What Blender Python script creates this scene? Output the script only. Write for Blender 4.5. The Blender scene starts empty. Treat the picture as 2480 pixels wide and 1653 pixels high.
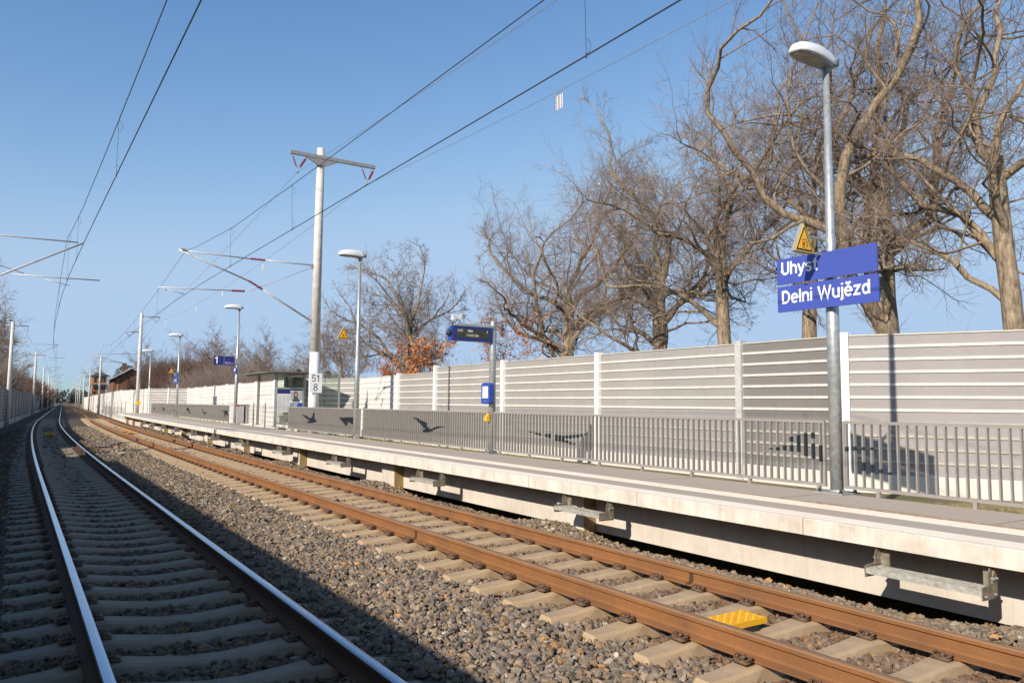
import bpy, math, random
import numpy as np
from mathutils import Vector, Matrix
PI = math.pi
R = math.radians
SC = bpy.context.scene
COL = SC.collection

# ------------------------------------------------------------------ camera
HC = 1.655
cam_d = bpy.data.cameras.new('camera')
cam = bpy.data.objects.new('camera', cam_d); COL.objects.link(cam)
cam_d.sensor_width = 36.0; cam_d.lens = 1820/2480*36.0
cam_d.clip_start = .05; cam_d.clip_end = 6000
PIT = math.atan((977-826.5)/1820)
cam.matrix_world = Matrix.Translation((0, 0, HC)) @ Matrix.Rotation(PI/2+PIT, 4, 'X') @ Matrix.Rotation(.0085, 4, 'Z')
SC.camera = cam
# ------------------------------------------------------------------ sky + sun
TRAV = Vector((.6146, .8844, -.575)).normalized()      # way the sunlight travels
wd = bpy.data.worlds.new('World'); SC.world = wd; wd.use_nodes = True
wn = wd.node_tree; wn.nodes.clear()
sky = wn.nodes.new('ShaderNodeTexSky'); sky.sky_type = 'NISHITA'; sky.sun_disc = False
sky.sun_elevation = math.asin(-TRAV.z)
sky.sun_rotation = math.atan2(-TRAV.x, -TRAV.y)
sky.air_density = 1.0; sky.dust_density = .55; sky.ozone_density = 2.0; sky.altitude = 120
SKYN = (1.60, 1.46, 1.30)
bg = wn.nodes.new('ShaderNodeBackground'); bg.inputs[1].default_value = .115
wo = wn.nodes.new('ShaderNodeOutputWorld')
sep = wn.nodes.new('ShaderNodeSeparateColor'); cmb = wn.nodes.new('ShaderNodeCombineColor'); wn.links.new(sky.outputs[0], sep.inputs[0])
for i_, (g_, k_) in enumerate(((1.42, 0.533), (1.06, 0.716), (.80, 1.173))):     # camera-like rendering of the sky's colour: deeper blue overhead, pale blue at the horizon
    pw = wn.nodes.new('ShaderNodeMath'); pw.operation = 'POWER'; pw.inputs[1].default_value = g_
    ml = wn.nodes.new('ShaderNodeMath'); ml.operation = 'MULTIPLY'; ml.inputs[1].default_value = k_*SKYN[i_]
    sm = wn.nodes.new('ShaderNodeMath'); sm.operation = 'SMOOTH_MIN'; sm.inputs[1].default_value = (2.85, 3.95, 5.5)[i_]; sm.inputs[2].default_value = 1.6
    wn.links.new(sep.outputs[i_], pw.inputs[0]); wn.links.new(pw.outputs[0], ml.inputs[0]); wn.links.new(ml.outputs[0], sm.inputs[0]); wn.links.new(sm.outputs[0], cmb.inputs[i_])
wn.links.new(cmb.outputs[0], bg.inputs[0]); wn.links.new(bg.outputs[0], wo.inputs[0])
sl = bpy.data.lights.new('sun', 'SUN'); sl.energy = 4.6; sl.angle = R(.53); sl.color = (1, .90, .77)
so = bpy.data.objects.new('sun', sl); COL.objects.link(so)
so.rotation_euler = TRAV.to_track_quat('-Z', 'Y').to_euler(); so.location = (0, -20, 40)
SC.view_settings.view_transform = 'Standard'; SC.view_settings.look = 'None'
SC.view_settings.exposure = .42; SC.view_settings.gamma = 1
SC.cycles.max_bounces = 6; SC.cycles.transparent_max_bounces = 16

# ------------------------------------------------------------------ track frame: (a along, u across to the right of track 1's axis, h above its rails)
A0 = R(-33.4)
D = np.array([math.sin(A0), math.cos(A0)]); U = np.array([math.cos(A0), -math.sin(A0)])
def wlat(a):
    a = np.asarray(a, float); t = np.clip(a-18, 0, 60)
    return 5.25+.046/120*t*t+.046*np.clip(a-78, 0, None)
def dwl(a): return .046/60*np.clip(np.asarray(a, float)-18, 0, 60)
def z0(a): return -.047*(wlat(np.minimum(a, 420))-5.25)
def Wv(a, u, h):
    a = np.asarray(a, float); u = np.asarray(u, float); h = np.asarray(h, float)
    n = np.arctan(dwl(a)); c, s = np.cos(n), np.sin(n); w = wlat(a)
    x = a*D[0]+w*U[0]+u*(c*U[0]-s*D[0]); y = a*D[1]+w*U[1]+u*(c*U[1]-s*D[1])
    return np.stack(np.broadcast_arrays(x, y, z0(a)+h), -1)
def W(a, u, h=0): return Vector(Wv(a, u, h).tolist())
def yaw(a):
    n = math.atan(float(dwl(a))); v = math.cos(n)*U-math.sin(n)*D
    return math.atan2(v[1], v[0])

# ------------------------------------------------------------------ materials
MATS = {}
class NT:
    def __init__(s, name):
        s.m = bpy.data.materials.new(name); s.m.use_nodes = True; s.t = s.m.node_tree
        s.b = s.t.nodes['Principled BSDF']; MATS[name] = s.m
    def n(s, typ, **kw):
        o = s.t.nodes.new(typ)
        for k, v in kw.items():
            if isinstance(k, str) and hasattr(o, k): setattr(o, k, v)
        return o
    def l(s, a, b): s.t.links.new(a, b)
    def coord(s, kind='Object', scale=(1, 1, 1)):
        t = s.n('ShaderNodeTexCoord'); m = s.n('ShaderNodeMapping'); m.inputs['Scale'].default_value = scale
        s.l(t.outputs[kind], m.inputs[0]); return m.outputs[0]
    def noise(s, vec, scale, detail=4, rough=.55):
        o = s.n('ShaderNodeTexNoise'); o.inputs['Scale'].default_value = scale; o.inputs['Detail'].default_value = detail
        o.inputs['Roughness'].default_value = rough; s.l(vec, o.inputs['Vector']); return o.outputs['Fac']
    def ramp(s, fac, stops):
        o = s.n('ShaderNodeValToRGB'); e = o.color_ramp.elements
        while len(e) < len(stops): e.new(.5)
        for i, (p, c) in enumerate(stops): e[i].position = p; e[i].color = (*c, 1) if len(c) == 3 else c
        s.l(fac, o.inputs[0]); return o.outputs[0]
    def mix(s, fac, a, b, mode='MIX'):
        o = s.n('ShaderNodeMix'); o.data_type = 'RGBA'; o.blend_type = mode
        for sock, v in ((o.inputs[0], fac), (o.inputs[6], a), (o.inputs[7], b)):
            if isinstance(v, (int, float)): sock.default_value = v
            elif isinstance(v, tuple): sock.default_value = (*v, 1)
            else: s.l(v, sock)
        return o.outputs[2]
    def bump(s, h, strength=.3, dist=.01):
        o = s.n('ShaderNodeBump'); o.inputs['Strength'].default_value = strength; o.inputs['Distance'].default_value = dist
        s.l(h, o.inputs['Height']); s.l(o.outputs[0], s.b.inputs['Normal'])
    def col(s, v):
        if isinstance(v, tuple): s.b.inputs['Base Color'].default_value = (*v, 1)
        else: s.l(v, s.b.inputs['Base Color'])
    def set(s, rough=.6, metal=0, spec=None):
        s.b.inputs['Roughness'].default_value = rough; s.b.inputs['Metallic'].default_value = metal
        if spec is not None: s.b.inputs['Specular IOR Level'].default_value = spec
def simple(name, c, rough=.6, metal=0, var=.12, scale=8, bump=0, spec=None, stretch=(1, 1, 1)):
    t = NT(name); v = t.coord('Object', stretch); f = t.noise(v, scale, 5)
    d = tuple(x*(1-var*1.6) for x in c); l = tuple(min(1, x*(1+var)) for x in c)
    t.col(t.ramp(f, [(.3, d), (.7, l)])); t.set(rough, metal, spec)
    if bump: t.bump(t.noise(v, scale*6, 4), bump)
    return t.m
def stained(name, c, stain, rough=.85, scale=1.6, amt=.5, bump=.15, fine=60, vert=True):
    t = NT(name); v = t.coord('Object'); f1 = t.noise(v, scale, 6, .65); f2 = t.noise(v, fine, 3)
    vs = t.coord('Object', (9, 9, .7)) if vert else v
    f3 = t.noise(vs, 1.2, 4, .6)
    b = t.mix(t.ramp(f1, [(.42, (0, 0, 0)), (.75, (amt,)*3)]), c, stain)
    b = t.mix(t.ramp(f3, [(.5, (0, 0, 0)), (.8, (amt*.7,)*3)]), b, stain)
    b = t.mix(.25, b, t.ramp(f2, [(.3, tuple(x*.75 for x in c)), (.7, tuple(min(1, x*1.12) for x in c))]))
    t.col(b); t.set(rough, 0, .25); t.bump(f2, bump, .004); return t.m

M = MATS
simple('galv', (.46, .48, .48), .42, .55, .16, 14)
simple('galv_dull', (.33, .33, .32), .6, .3, .12, 10)
simple('mast_concrete', (.60, .57, .52), .85, 0, .12, 5, .08)
simple('white_paint', (.80, .79, .77), .5, 0, .05, 6)
simple('lamp_white', (.72, .73, .73), .35, 0, .03, 4)
simple('lamp_lens', (.30, .27, .22), .25, 0, .2, 9)
simple('lamp_grey', (.26, .28, .29), .5, 0, .05, 4)
simple('black_metal', (.02, .02, .022), .5, 0, .1, 8)
simple('wire_dark', (.06, .07, .08), .5, .4, .1, 3)
simple('wire_light', (.42, .43, .44), .45, .6, .1, 3)
simple('galv_arm', (.56, .54, .51), .5, .1, .12, 10)
simple('red_ceramic', (.30, .03, .04), .35, 0, .1, 8)
simple('sign_blue', (.055, .085, .36), .45, 0, .04, 2, spec=.3)
simple('dark_blue', (.022, .03, .17), .4, 0, .04, 2)
simple('bright_blue', (.03, .07, .34), .4, 0, .04, 2)
simple('letter_white', (.86, .86, .86), .5, 0, .01, 2)
simple('yellow', (.80, .42, .02), .5, 0, .06, 12)
simple('sign_yellow', (.85, .50, .01), .45, 0, .02, 3)
simple('sign_red', (.55, .03, .02), .5, 0, .02, 3)
simple('screen', (.045, .043, .03), .35, 0, .05, 3)
simple('text_glow', (.85, .85, .72), .5, 0, .02, 3)
simple('bird_paint', (.016, .026, .036), .5, 0, .05, 6)
simple('railing_grey', (.27, .25, .23), .5, .0, .05, 6)
simple('step_steel', (.52, .50, .44), .55, .4, .22, 18)
simple('step_plate', (.26, .22, .165), .7, .3, .28, 14)
simple('bin_grey', (.52, .49, .49), .6, 0, .08, 4)
simple('twig', (.27, .205, .165), .9, 0, .25, 3)
simple('twig_red', (.15, .085, .06), .9, 0, .25, 2)
simple('leaf_orange', (.55, .20, .055), .7, 0, .35, 9)
simple('needle_green', (.05, .075, .03), .9, 0, .3, 3)
simple('sand', (.46, .31, .16), .95, 0, .3, 14, .4)
simple('roof_slate', (.085, .095, .11), .7, 0, .15, 3)
simple('roof_moss', (.17, .15, .10), .9, 0, .3, 1.2)
simple('zinc', (.55, .56, .58), .45, .3, .08, 3)
simple('shelter_frame', (.34, .34, .32), .45, .3, .06, 4)
simple('shelter_roof', (.18, .175, .15), .6, .1, .1, 3)
simple('rubber', (.015, .015, .016), .6, 0, .1, 5)
simple('clip_rust', (.15, .09, .055), .8, .2, .3, 30)
simple('lime_print', (.35, .55, .08), .6, 0, .03, 3)
simple('signal_black', (.02, .012, .012), .6, 0, .1, 5)
stained('platform_concrete', (.69, .63, .55), (.33, .25, .17), .85, 2.6, .8, .25)
stained('panel_concrete', (.60, .55, .48), (.33, .27, .20), .85, 1.6, .6, .15)
stained('pier_rust', (.34, .235, .115), (.20, .13, .07), .9, 3, .6, .15)
stained('base_concrete', (.62, .58, .52), (.42, .38, .31), .9, 2, .4, .12)
stained('paving', (.45, .38, .31), (.47, .36, .25), .9, .9, .5, .15, 90, False)
stained('guide_strip', (.60, .54, .46), (.50, .38, .25), .85, 1.8, .5, .3, 70, False)
stained('tactile', (.56, .52, .465), (.44, .38, .31), .85, 2.5, .5, .4, 110, False)
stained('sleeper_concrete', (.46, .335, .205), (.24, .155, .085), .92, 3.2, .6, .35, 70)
stained('sleeper_shaded', (.27, .215, .155), (.12, .09, .065), .92, 3.2, .55, .35, 70)  # darker copy of the sleeper concrete, left track's shade put into its colour
def rust(name, c, c2):
    t = NT(name); v = t.coord('Object'); f = t.noise(v, 2.2, 6, .6); g = t.noise(v, 60, 4, .7)
    vs = t.coord('Object', (30, 30, 1.5)); f3 = t.noise(vs, 1.5, 4)
    b = t.ramp(f, [(.3, c2), (.7, c)]); b = t.mix(t.ramp(f3, [(.5, (0,)*3), (.78, (.45,)*3)]), b, c2)
    b = t.mix(.3, b, t.ramp(g, [(.3, tuple(x*.6 for x in c)), (.7, c)]))
    t.col(b); t.set(.8, .1, .2); t.bump(g, .25, .002)
rust('rail_rust', (.30, .135, .05), (.17, .085, .045))
rust('rail_web_dark', (.10, .055, .03), (.06, .035, .022))
rust('rail_top_rust', (.29, .17, .095), (.27, .15, .08))
def polished():
    t = NT('rail_polished'); v = t.coord('Object'); n = t.n('ShaderNodeUVMap'); sp = t.n('ShaderNodeSeparateXYZ'); t.l(n.outputs[0], sp.inputs[0])
    f = t.n('ShaderNodeTexWave'); f.bands_direction = 'X'; f.inputs['Scale'].default_value = 2.6; f.inputs['Distortion'].default_value = 0
    t.l(n.outputs[0], f.inputs[0])
    t.col((.34, .41, .52)); t.set(.2, 1)  # blue of the reflected sky is put into the steel colour
    t.l(t.ramp(f.outputs['Fac'], [(.25, (.10,)*3), (.8, (.26,)*3)]), t.b.inputs['Roughness'])
polished()
def gravel_ground(name):
    t = NT(name); v = t.coord('Object'); vo = t.n('ShaderNodeTexVoronoi'); vo.inputs['Scale'].default_value = 17; t.l(v, vo.inputs['Vector'])
    vo2 = t.n('ShaderNodeTexVoronoi'); vo2.inputs['Scale'].default_value = 17; vo2.feature = 'DISTANCE_TO_EDGE'; t.l(v, vo2.inputs['Vector'])
    sep = t.n('ShaderNodeSeparateColor'); t.l(vo.outputs['Color'], sep.inputs[0])
    c = t.ramp(sep.outputs[0], [(0, (.075, .065, .058)), (.45, (.14, .115, .095)), (.8, (.21, .15, .10)), (1, (.30, .19, .10))])
    e = t.ramp(vo2.outputs['Distance'], [(0, (.25,)*3), (.12, (1,)*3)])
    t.col(t.mix(1, c, e, 'MULTIPLY')); t.set(.95, 0, .15); t.bump(vo2.outputs['Distance'], .9, .05)
gravel_ground('ballast_base')
def stone():
    t = NT('ballast_stone'); a = t.n('ShaderNodeVertexColor'); a.layer_name = 'tint'; v = t.coord('Object')
    g = t.noise(v, 45, 4, .65)
    t.col(t.mix(1, a.outputs['Color'], t.ramp(g, [(.25, (.62,)*3), (.75, (1.2,)*3)]), 'MULTIPLY')); t.set(.9, 0, .2); t.bump(g, .3, .003)
stone()
def panel(name, c, dark, holes):
    t = NT(name); v = t.coord('UV')
    br = t.n('ShaderNodeTexVoronoi'); br.inputs['Scale'].default_value = 62; br.inputs['Randomness'].default_value = .0
    m = t.n('ShaderNodeMapping'); m.inputs['Rotation'].default_value = (0, 0, R(45)); t.l(v, m.inputs[0]); t.l(m.outputs[0], br.inputs['Vector'])
    f = t.noise(t.coord('Object', (1, 1, .4)), .8, 5, .6); g = t.noise(t.coord('Object', (5, 5, .25)), 1.2, 3)
    base = t.ramp(f, [(.3, tuple(x*.9 for x in c)), (.7, tuple(x*1.06 for x in c))])
    base = t.mix(t.ramp(g, [(.55, (0,)*3), (.8, (.35,)*3)]), base, tuple(x*.8 for x in c))
    h = t.ramp(br.outputs['Distance'], [(.36, (holes,)*3), (.50, (0,)*3)])
    t.col(t.mix(h, base, dark)); t.set(.6, .0, .3)
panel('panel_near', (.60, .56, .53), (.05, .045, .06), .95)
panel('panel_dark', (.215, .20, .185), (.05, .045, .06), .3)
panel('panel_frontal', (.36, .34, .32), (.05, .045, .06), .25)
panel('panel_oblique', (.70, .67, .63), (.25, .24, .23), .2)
panel('panel_left', (.17, .165, .165), (.05, .05, .05), .4)  # the left wall's own shade is put into this darker colour
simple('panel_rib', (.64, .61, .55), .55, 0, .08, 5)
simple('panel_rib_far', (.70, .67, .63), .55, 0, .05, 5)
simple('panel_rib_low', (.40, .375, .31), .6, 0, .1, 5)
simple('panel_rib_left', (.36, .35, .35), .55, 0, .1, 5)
def bark():
    t = NT('bark'); v = t.coord('Object', (1, 1, .22)); f = t.noise(v, 14, 6, .7); g = t.noise(t.coord('Object'), 1.3, 3)
    b = t.ramp(f, [(.32, (.08, .06, .042)), (.50, (.26, .20, .14)), (.72, (.44, .36, .25))])
    b = t.mix(t.ramp(g, [(.55, (0,)*3), (.8, (.3,)*3)]), b, (.20, .20, .10))
    t.col(b); t.set(.95, 0, .1); t.bump(f, .9, .03)
bark()
def grass(name, c1, c2, c3):
    t = NT(name); v = t.coord('Object'); f = t.noise(v, .7, 5, .6); g = t.noise(v, 30, 4, .7)
    b = t.ramp(f, [(.35, c1), (.65, c2)]); b = t.mix(t.ramp(g, [(.4, (0,)*3), (.8, (.6,)*3)]), b, c3)
    t.col(b); t.set(.95, 0, .1); t.bump(g, .6, .03)
grass('dry_grass', (.30, .235, .12), (.24, .21, .09), (.42, .33, .19))
grass('ground_soil', (.20, .165, .10), (.13, .13, .06), (.28, .22, .13))
def blade():
    t = NT('grass_blade'); oi = t.n('ShaderNodeVertexColor'); oi.layer_name = 'tint'; t.col(oi.outputs['Color']); t.set(.9, 0, .1)
blade()
def brick(name, c1, c2, mort, sc=4.2):
    t = NT(name); v = t.coord('UV'); b = t.n('ShaderNodeTexBrick'); b.inputs['Scale'].default_value = sc
    b.inputs['Color1'].default_value = (*c1, 1); b.inputs['Color2'].default_value = (*c2, 1); b.inputs['Mortar'].default_value = (*mort, 1)
    b.inputs['Mortar Size'].default_value = .012; t.l(v, b.inputs['Vector'])
    f = t.noise(t.coord('Object'), .6, 4); t.col(t.mix(t.ramp(f, [(.4, (0,)*3), (.75, (.5,)*3)]), b.outputs[0], tuple(x*.6 for x in c2))); t.set(.9, 0, .1)
brick('brick_red', (.235, .115, .07), (.17, .085, .055), (.26, .20, .16))
brick('brick_yellow', (.52, .27, .09), (.42, .20, .07), (.36, .27, .18))
def glass(name, tint, a):
    m = bpy.data.materials.new(name); m.use_nodes = True; MATS[name] = m; t = m.node_tree; t.nodes.clear()
    o = t.nodes.new('ShaderNodeOutputMaterial'); mx = t.nodes.new('ShaderNodeMixShader'); tr = t.nodes.new('ShaderNodeBsdfTransparent'); g = t.nodes.new('ShaderNodeBsdfGlossy')
    tr.inputs[0].default_value = (*tint, 1); g.inputs['Roughness'].default_value = .05; fr = t.nodes.new('ShaderNodeFresnel'); fr.inputs[0].default_value = 1.5
    t.links.new(fr.outputs[0], mx.inputs[0]); t.links.new(tr.outputs[0], mx.inputs[1]); t.links.new(g.outputs[0], mx.inputs[2]); t.links.new(mx.outputs[0], o.inputs[0])
glass('glass', (.86, .93, .88), .1)
simple('window_dark', (.03, .035, .04), .15, 0, .1, 3, spec=.6)

# ------------------------------------------------------------------ mesh helpers
class MB:
    def __init__(s): s.v = []; s.f = []; s.m = []; s.uv = {}; s.n = 0; s.mats = []
    def mi(s, m):
        if m not in s.mats: s.mats.append(m)
        return s.mats.index(m)
    def add(s, vs, fs, m, uvs=None):
        k = len(s.v); mi = s.mi(m); s.v.extend([tuple(map(float, p)) for p in vs])
        for i, f in enumerate(fs):
            if uvs: s.uv[len(s.f)] = uvs[i]
            s.f.append(tuple(k+j for j in f)); s.m.append(mi)
    def box(s, c, sz, m, rz=0, rx=0, ry=0, uv=False):
        x, y, z = (q/2 for q in sz); vs = [Vector((sx*x, sy*y, sz_*z)) for sx in (-1, 1) for sy in (-1, 1) for sz_ in (-1, 1)]
        if rz or rx or ry:
            rm = Matrix.Rotation(rz, 3, 'Z') @ Matrix.Rotation(ry, 3, 'Y') @ Matrix.Rotation(rx, 3, 'X'); vs = [rm @ v for v in vs]
        vs = [(v.x+c[0], v.y+c[1], v.z+c[2]) for v in vs]
        fs = [(0, 1, 3, 2), (4, 6, 7, 5), (0, 4, 5, 1), (2, 3, 7, 6), (0, 2, 6, 4), (1, 5, 7, 3)]
        uvs = None
        if uv:
            uvs = []
            for f in fs:
                ps = [Vector(vs[i]) for i in f]; n = (ps[1]-ps[0]).cross(ps[2]-ps[0]); ax = max(range(3), key=lambda i: abs(n[i]))
                o = [i for i in (0, 1, 2) if i != ax]; uvs.append([(p[o[0]], p[o[1]]) for p in ps])
        s.add(vs, fs, m, uvs)
    def prism(s, poly, axis, lo, hi, m, uv=False):
        # poly: 2D points; axis 0/1/2 = extrusion axis
        def P(p, t):
            return {0: (t, p[0], p[1]), 1: (p[0], t, p[1]), 2: (p[0], p[1], t)}[axis]
        n = len(poly); vs = [P(p, lo) for p in poly]+[P(p, hi) for p in poly]
        fs = [tuple(range(n))[::-1], tuple(range(n, 2*n))]+[(i, (i+1) % n, n+(i+1) % n, n+i) for i in range(n)]
        uvs = None
        if uv: uvs = [[poly[i] for i in fs[0]], [poly[i-n] for i in fs[1]]]+[[(vs[i][0]+vs[i][1], vs[i][2]) for i in f] for f in fs[2:]]
        s.add(vs, fs, m, uvs)
    def tube(s, pts, r, m, sides=8, cap=True):
        pts = [Vector(p) for p in pts]; n = len(pts); rr = r if isinstance(r, (list, tuple)) else [r]*n
        ref = None; vs = []
        for i, p in enumerate(pts):
            t = (pts[min(i+1, n-1)]-pts[max(i-1, 0)]).normalized()
            if ref is None or abs(ref.dot(t)) > .98: ref = Vector((0, 0, 1)) if abs(t.z) < .9 else Vector((1, 0, 0))
            x = t.cross(ref).normalized(); y = t.cross(x).normalized(); ref = -y if False else ref
            for k in range(sides):
                q = 2*PI*k/sides; vs.append(p+(x*math.cos(q)+y*math.sin(q))*rr[i])
        fs = [(i*sides+k, i*sides+(k+1) % sides, (i+1)*sides+(k+1) % sides, (i+1)*sides+k) for i in range(n-1) for k in range(sides)]
        if cap: fs += [tuple(range(sides))[::-1], tuple(range((n-1)*sides, n*sides))]
        s.add(vs, fs, m)
    def lathe(s, c, prof, m, sides=16):
        vs = []; 
        for (r, z) in prof:
            for k in range(sides): q = 2*PI*k/sides; vs.append((c[0]+r*math.cos(q), c[1]+r*math.sin(q), c[2]+z))
        n = len(prof); fs = [(i*sides+k, i*sides+(k+1) % sides, (i+1)*sides+(k+1) % sides, (i+1)*sides+k) for i in range(n-1) for k in range(sides)]
        fs += [tuple(range(sides))[::-1], tuple(range((n-1)*sides, n*sides))]
        s.add(vs, fs, m)
    def build(s, name, parent=None, smooth=False, **kw):
        me = bpy.data.meshes.new(name); me.from_pydata(s.v, [], s.f)
        for m in s.mats: me.materials.append(MATS[m])
        me.polygons.foreach_set('material_index', s.m)
        if s.uv:
            ul = me.uv_layers.new(name='UVMap'); d = np.zeros(len(me.loops)*2, np.float32)
            for fi, uv in s.uv.items():
                ls = me.polygons[fi].loop_start
                for j, q in enumerate(uv): d[(ls+j)*2] = q[0]; d[(ls+j)*2+1] = q[1]
            ul.data.foreach_set('uv', d)
        if smooth: me.polygons.foreach_set('use_smooth', [True]*len(me.polygons))
        me.update(); o = bpy.data.objects.new(name, me); COL.objects.link(o)
        if parent: o.parent = parent
        return prop(o, **kw)
def prop(o, label=None, cat=None, group=None, kind=None):
    if label: o['label'] = label
    if cat: o['category'] = cat
    if group: o['group'] = group
    if kind: o['kind'] = kind
    return o
def thing(name, a, u, h, label, cat, group=None, rot=0):
    o = bpy.data.objects.new(name, None); COL.objects.link(o); o.empty_display_size = .2
    o.location = W(a, u, h); o.rotation_euler = (0, 0, yaw(a)+rot); return prop(o, label, cat, group)
def copy_tree(o, parent=None):
    c = o.copy(); COL.objects.link(c)
    if parent: c.parent = parent
    for ch in o.children: copy_tree(ch, c)
    return c
def arrmesh(name, V, F, mats, smooth=False, colors=None, mi=None):
    me = bpy.data.meshes.new(name); V = np.asarray(V, np.float32); F = np.asarray(F, np.int32); k = F.shape[1]
    me.vertices.add(len(V)); me.vertices.foreach_set('co', V.ravel())
    me.loops.add(F.size); me.loops.foreach_set('vertex_index', F.ravel())
    me.polygons.add(len(F)); me.polygons.foreach_set('loop_start', np.arange(0, F.size, k, dtype=np.int32))
    if mi is not None: me.polygons.foreach_set('material_index', np.asarray(mi, np.int32))
    me.update(calc_edges=True)
    if not smooth: me.shade_flat()
    for m in mats: me.materials.append(MATS[m])
    if colors is not None:
        ca = me.color_attributes.new('tint', 'BYTE_COLOR' if False else 'FLOAT_COLOR', 'POINT'); ca.data.foreach_set('color', np.asarray(colors, np.float32).ravel())
    o = bpy.data.objects.new(name, me); COL.objects.link(o); return o
def sweep(mb, prof, As, m, closed=True, uvx=False, caps=True):
    """sweep a (u, h) profile along the track frame; m = material or list per segment"""
    n = len(prof); P = Wv(np.repeat(np.asarray(As, float), n), np.tile([p[0] for p in prof], len(As)), np.tile([p[1] for p in prof], len(As)))
    k = len(mb.v); mb.v.extend([tuple(p) for p in P.tolist()])
    segs = n if closed else n-1
    for i in range(len(As)-1):
        for j in range(segs):
            j2 = (j+1) % n; mm = m[j] if isinstance(m, (list, tuple)) else m
            if uvx:
                w0 = 0; d = math.hypot(prof[j2][0]-prof[j][0], prof[j2][1]-prof[j][1])
                mb.uv[len(mb.f)] = [(0, As[i]), (d*28 if uvx == 'rail' else d, As[i]), (d*28 if uvx == 'rail' else d, As[i+1]), (0, As[i+1])]
            mb.f.append((k+i*n+j, k+i*n+j2, k+(i+1)*n+j2, k+(i+1)*n+j)); mb.m.append(mb.mi(mm))
    if closed and caps:
        mm = m[0] if isinstance(m, (list, tuple)) else m
        mb.f.append(tuple(k+j for j in range(n))); mb.m.append(mb.mi(mm))
        mb.f.append(tuple(k+(len(As)-1)*n+j for j in range(n))[::-1]); mb.m.append(mb.mi(mm))
def stations(a0, a1):
    out = [a0]; a = a0
    while a < a1:
        st = .9 if a < 16 else 1.6 if a < 100 else 6 if a < 300 else 40
        a = min(a+st, a1); out.append(a)
    return out
TXT = {}
def text_verts(s, size, bold=0., ext=.004):
    cu = bpy.data.curves.new('t', 'FONT'); cu.body = s; cu.size = size; cu.extrude = ext; cu.offset = bold; cu.resolution_u = 3
    ob = bpy.data.objects.new('t', cu); COL.objects.link(ob); dg = bpy.context.evaluated_depsgraph_get()
    me = bpy.data.meshes.new_from_object(ob.evaluated_get(dg)); vs = [tuple(v.co) for v in me.vertices]; fs = [tuple(p.vertices) for p in me.polygons]
    bpy.data.objects.remove(ob); bpy.data.meshes.remove(me); bpy.data.curves.remove(cu); return vs, fs
def add_text(mb, s, m, place, size=None, width=None, height=None, bold=0., ext=.003):
    """place(x, y, d) maps text plane coords to 3D; fitted to width/height from lower-left of its box"""
    vs, fs = text_verts(s, 1.0, bold, .02)
    xs = [v[0] for v in vs]; ys = [v[1] for v in vs]; x0, x1, y0, y1 = min(xs), max(xs), min(ys), max(ys)
    sx = width/(x1-x0) if width else size; sy = height/(y1-y0) if height else size
    mb.add([place((v[0]-x0)*sx, (v[1]-(y0 if height else 0))*sy, v[2]/.02*ext) for v in vs], fs, m)

# signage lettering drawn as strokes (grotesque style of railway signs)
def arc(cx, cy, rx, ry, a0, a1, n=12): return [(cx+rx*math.cos(R(a0+(a1-a0)*k/n)), cy+ry*math.sin(R(a0+(a1-a0)*k/n))) for k in range(n+1)]
E_ = [(.03, .37), (.46, .37)]+arc(.26, .36, .22, .31, 5, 318, 22)
GL = {'U': (.62, [[(.07, 1), (.07, .32)]+arc(.31, .32, .24, .26, 180, 360)+[(.55, 1)]]),
 'h': (.52, [[(.07, 1), (.07, 0)], [(.07, .40)]+arc(.26, .45, .19, .22, 170, 0)+[(.45, 0)]]),
 'y': (.50, [[(.02, .72), (.25, .03)], [(.48, .72), (.25, .03), (.19, -.14), (.13, -.20), (.03, -.20)]]),
 's': (.46, [arc(.23, .52, .16, .145, 20, 262, 14)+arc(.23, .215, .17, .15, 82, -158, 14)]),
 't': (.34, [[(.17, .92), (.17, .18)]+arc(.28, .18, .11, .12, 180, 268, 6)+[(.34, .06)], [(.0, .665), (.34, .665)]]),
 'D': (.64, [[(.07, .07), (.07, .93), (.26, .93)]+arc(.26, .5, .31, .43, 90, -90, 16)+[(.02, .07)]]),
 'e': (.52, [E_]), 'ě': (.52, [E_, [(.10, 1.02), (.26, .88), (.42, 1.02)]]),
 'l': (.14, [[(.07, 1), (.07, 0)]]), 'n': (.52, [[(.07, .72), (.07, 0)], [(.07, .40)]+arc(.26, .45, .19, .22, 170, 0)+[(.45, 0)]]),
 'i': (.14, [[(.07, .72), (.07, 0)], [(.07, 1.0), (.07, .87)]]), 'W': (.92, [[(.03, 1), (.235, .05), (.46, .92), (.685, .05), (.89, 1)]]),
 'u': (.52, [[(.07, .72), (.07, .27)]+arc(.26, .27, .19, .22, 180, 350)+[(.45, .32)], [(.45, .72), (.45, 0)]]),
 'j': (.16, [[(.09, .72), (.09, -.08)]+arc(-.03, -.08, .12, .12, 0, -85, 6), [(.09, 1.0), (.09, .87)]]),
 'z': (.46, [[(.02, .66), (.39, .66), (.07, .065), (.45, .065)]]),
 'd': (.54, [arc(.26, .36, .19, .31, 0, 360, 22), [(.47, 1), (.47, 0)]]),
 '1': (.34, [[(.0, .76), (.10, .80), (.20, .98)], [(.21, 1), (.21, 0)]]),
 '5': (.52, [[(.46, .94), (.12, .94), (.085, .55)]+arc(.25, .32, .21, .26, 130, -150, 18)]),
 '8': (.54, [arc(.27, .73, .185, .21, 0, 360, 20), arc(.27, .27, .215, .215, 0, 360, 20)]), ' ': (.26, [])}
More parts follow.
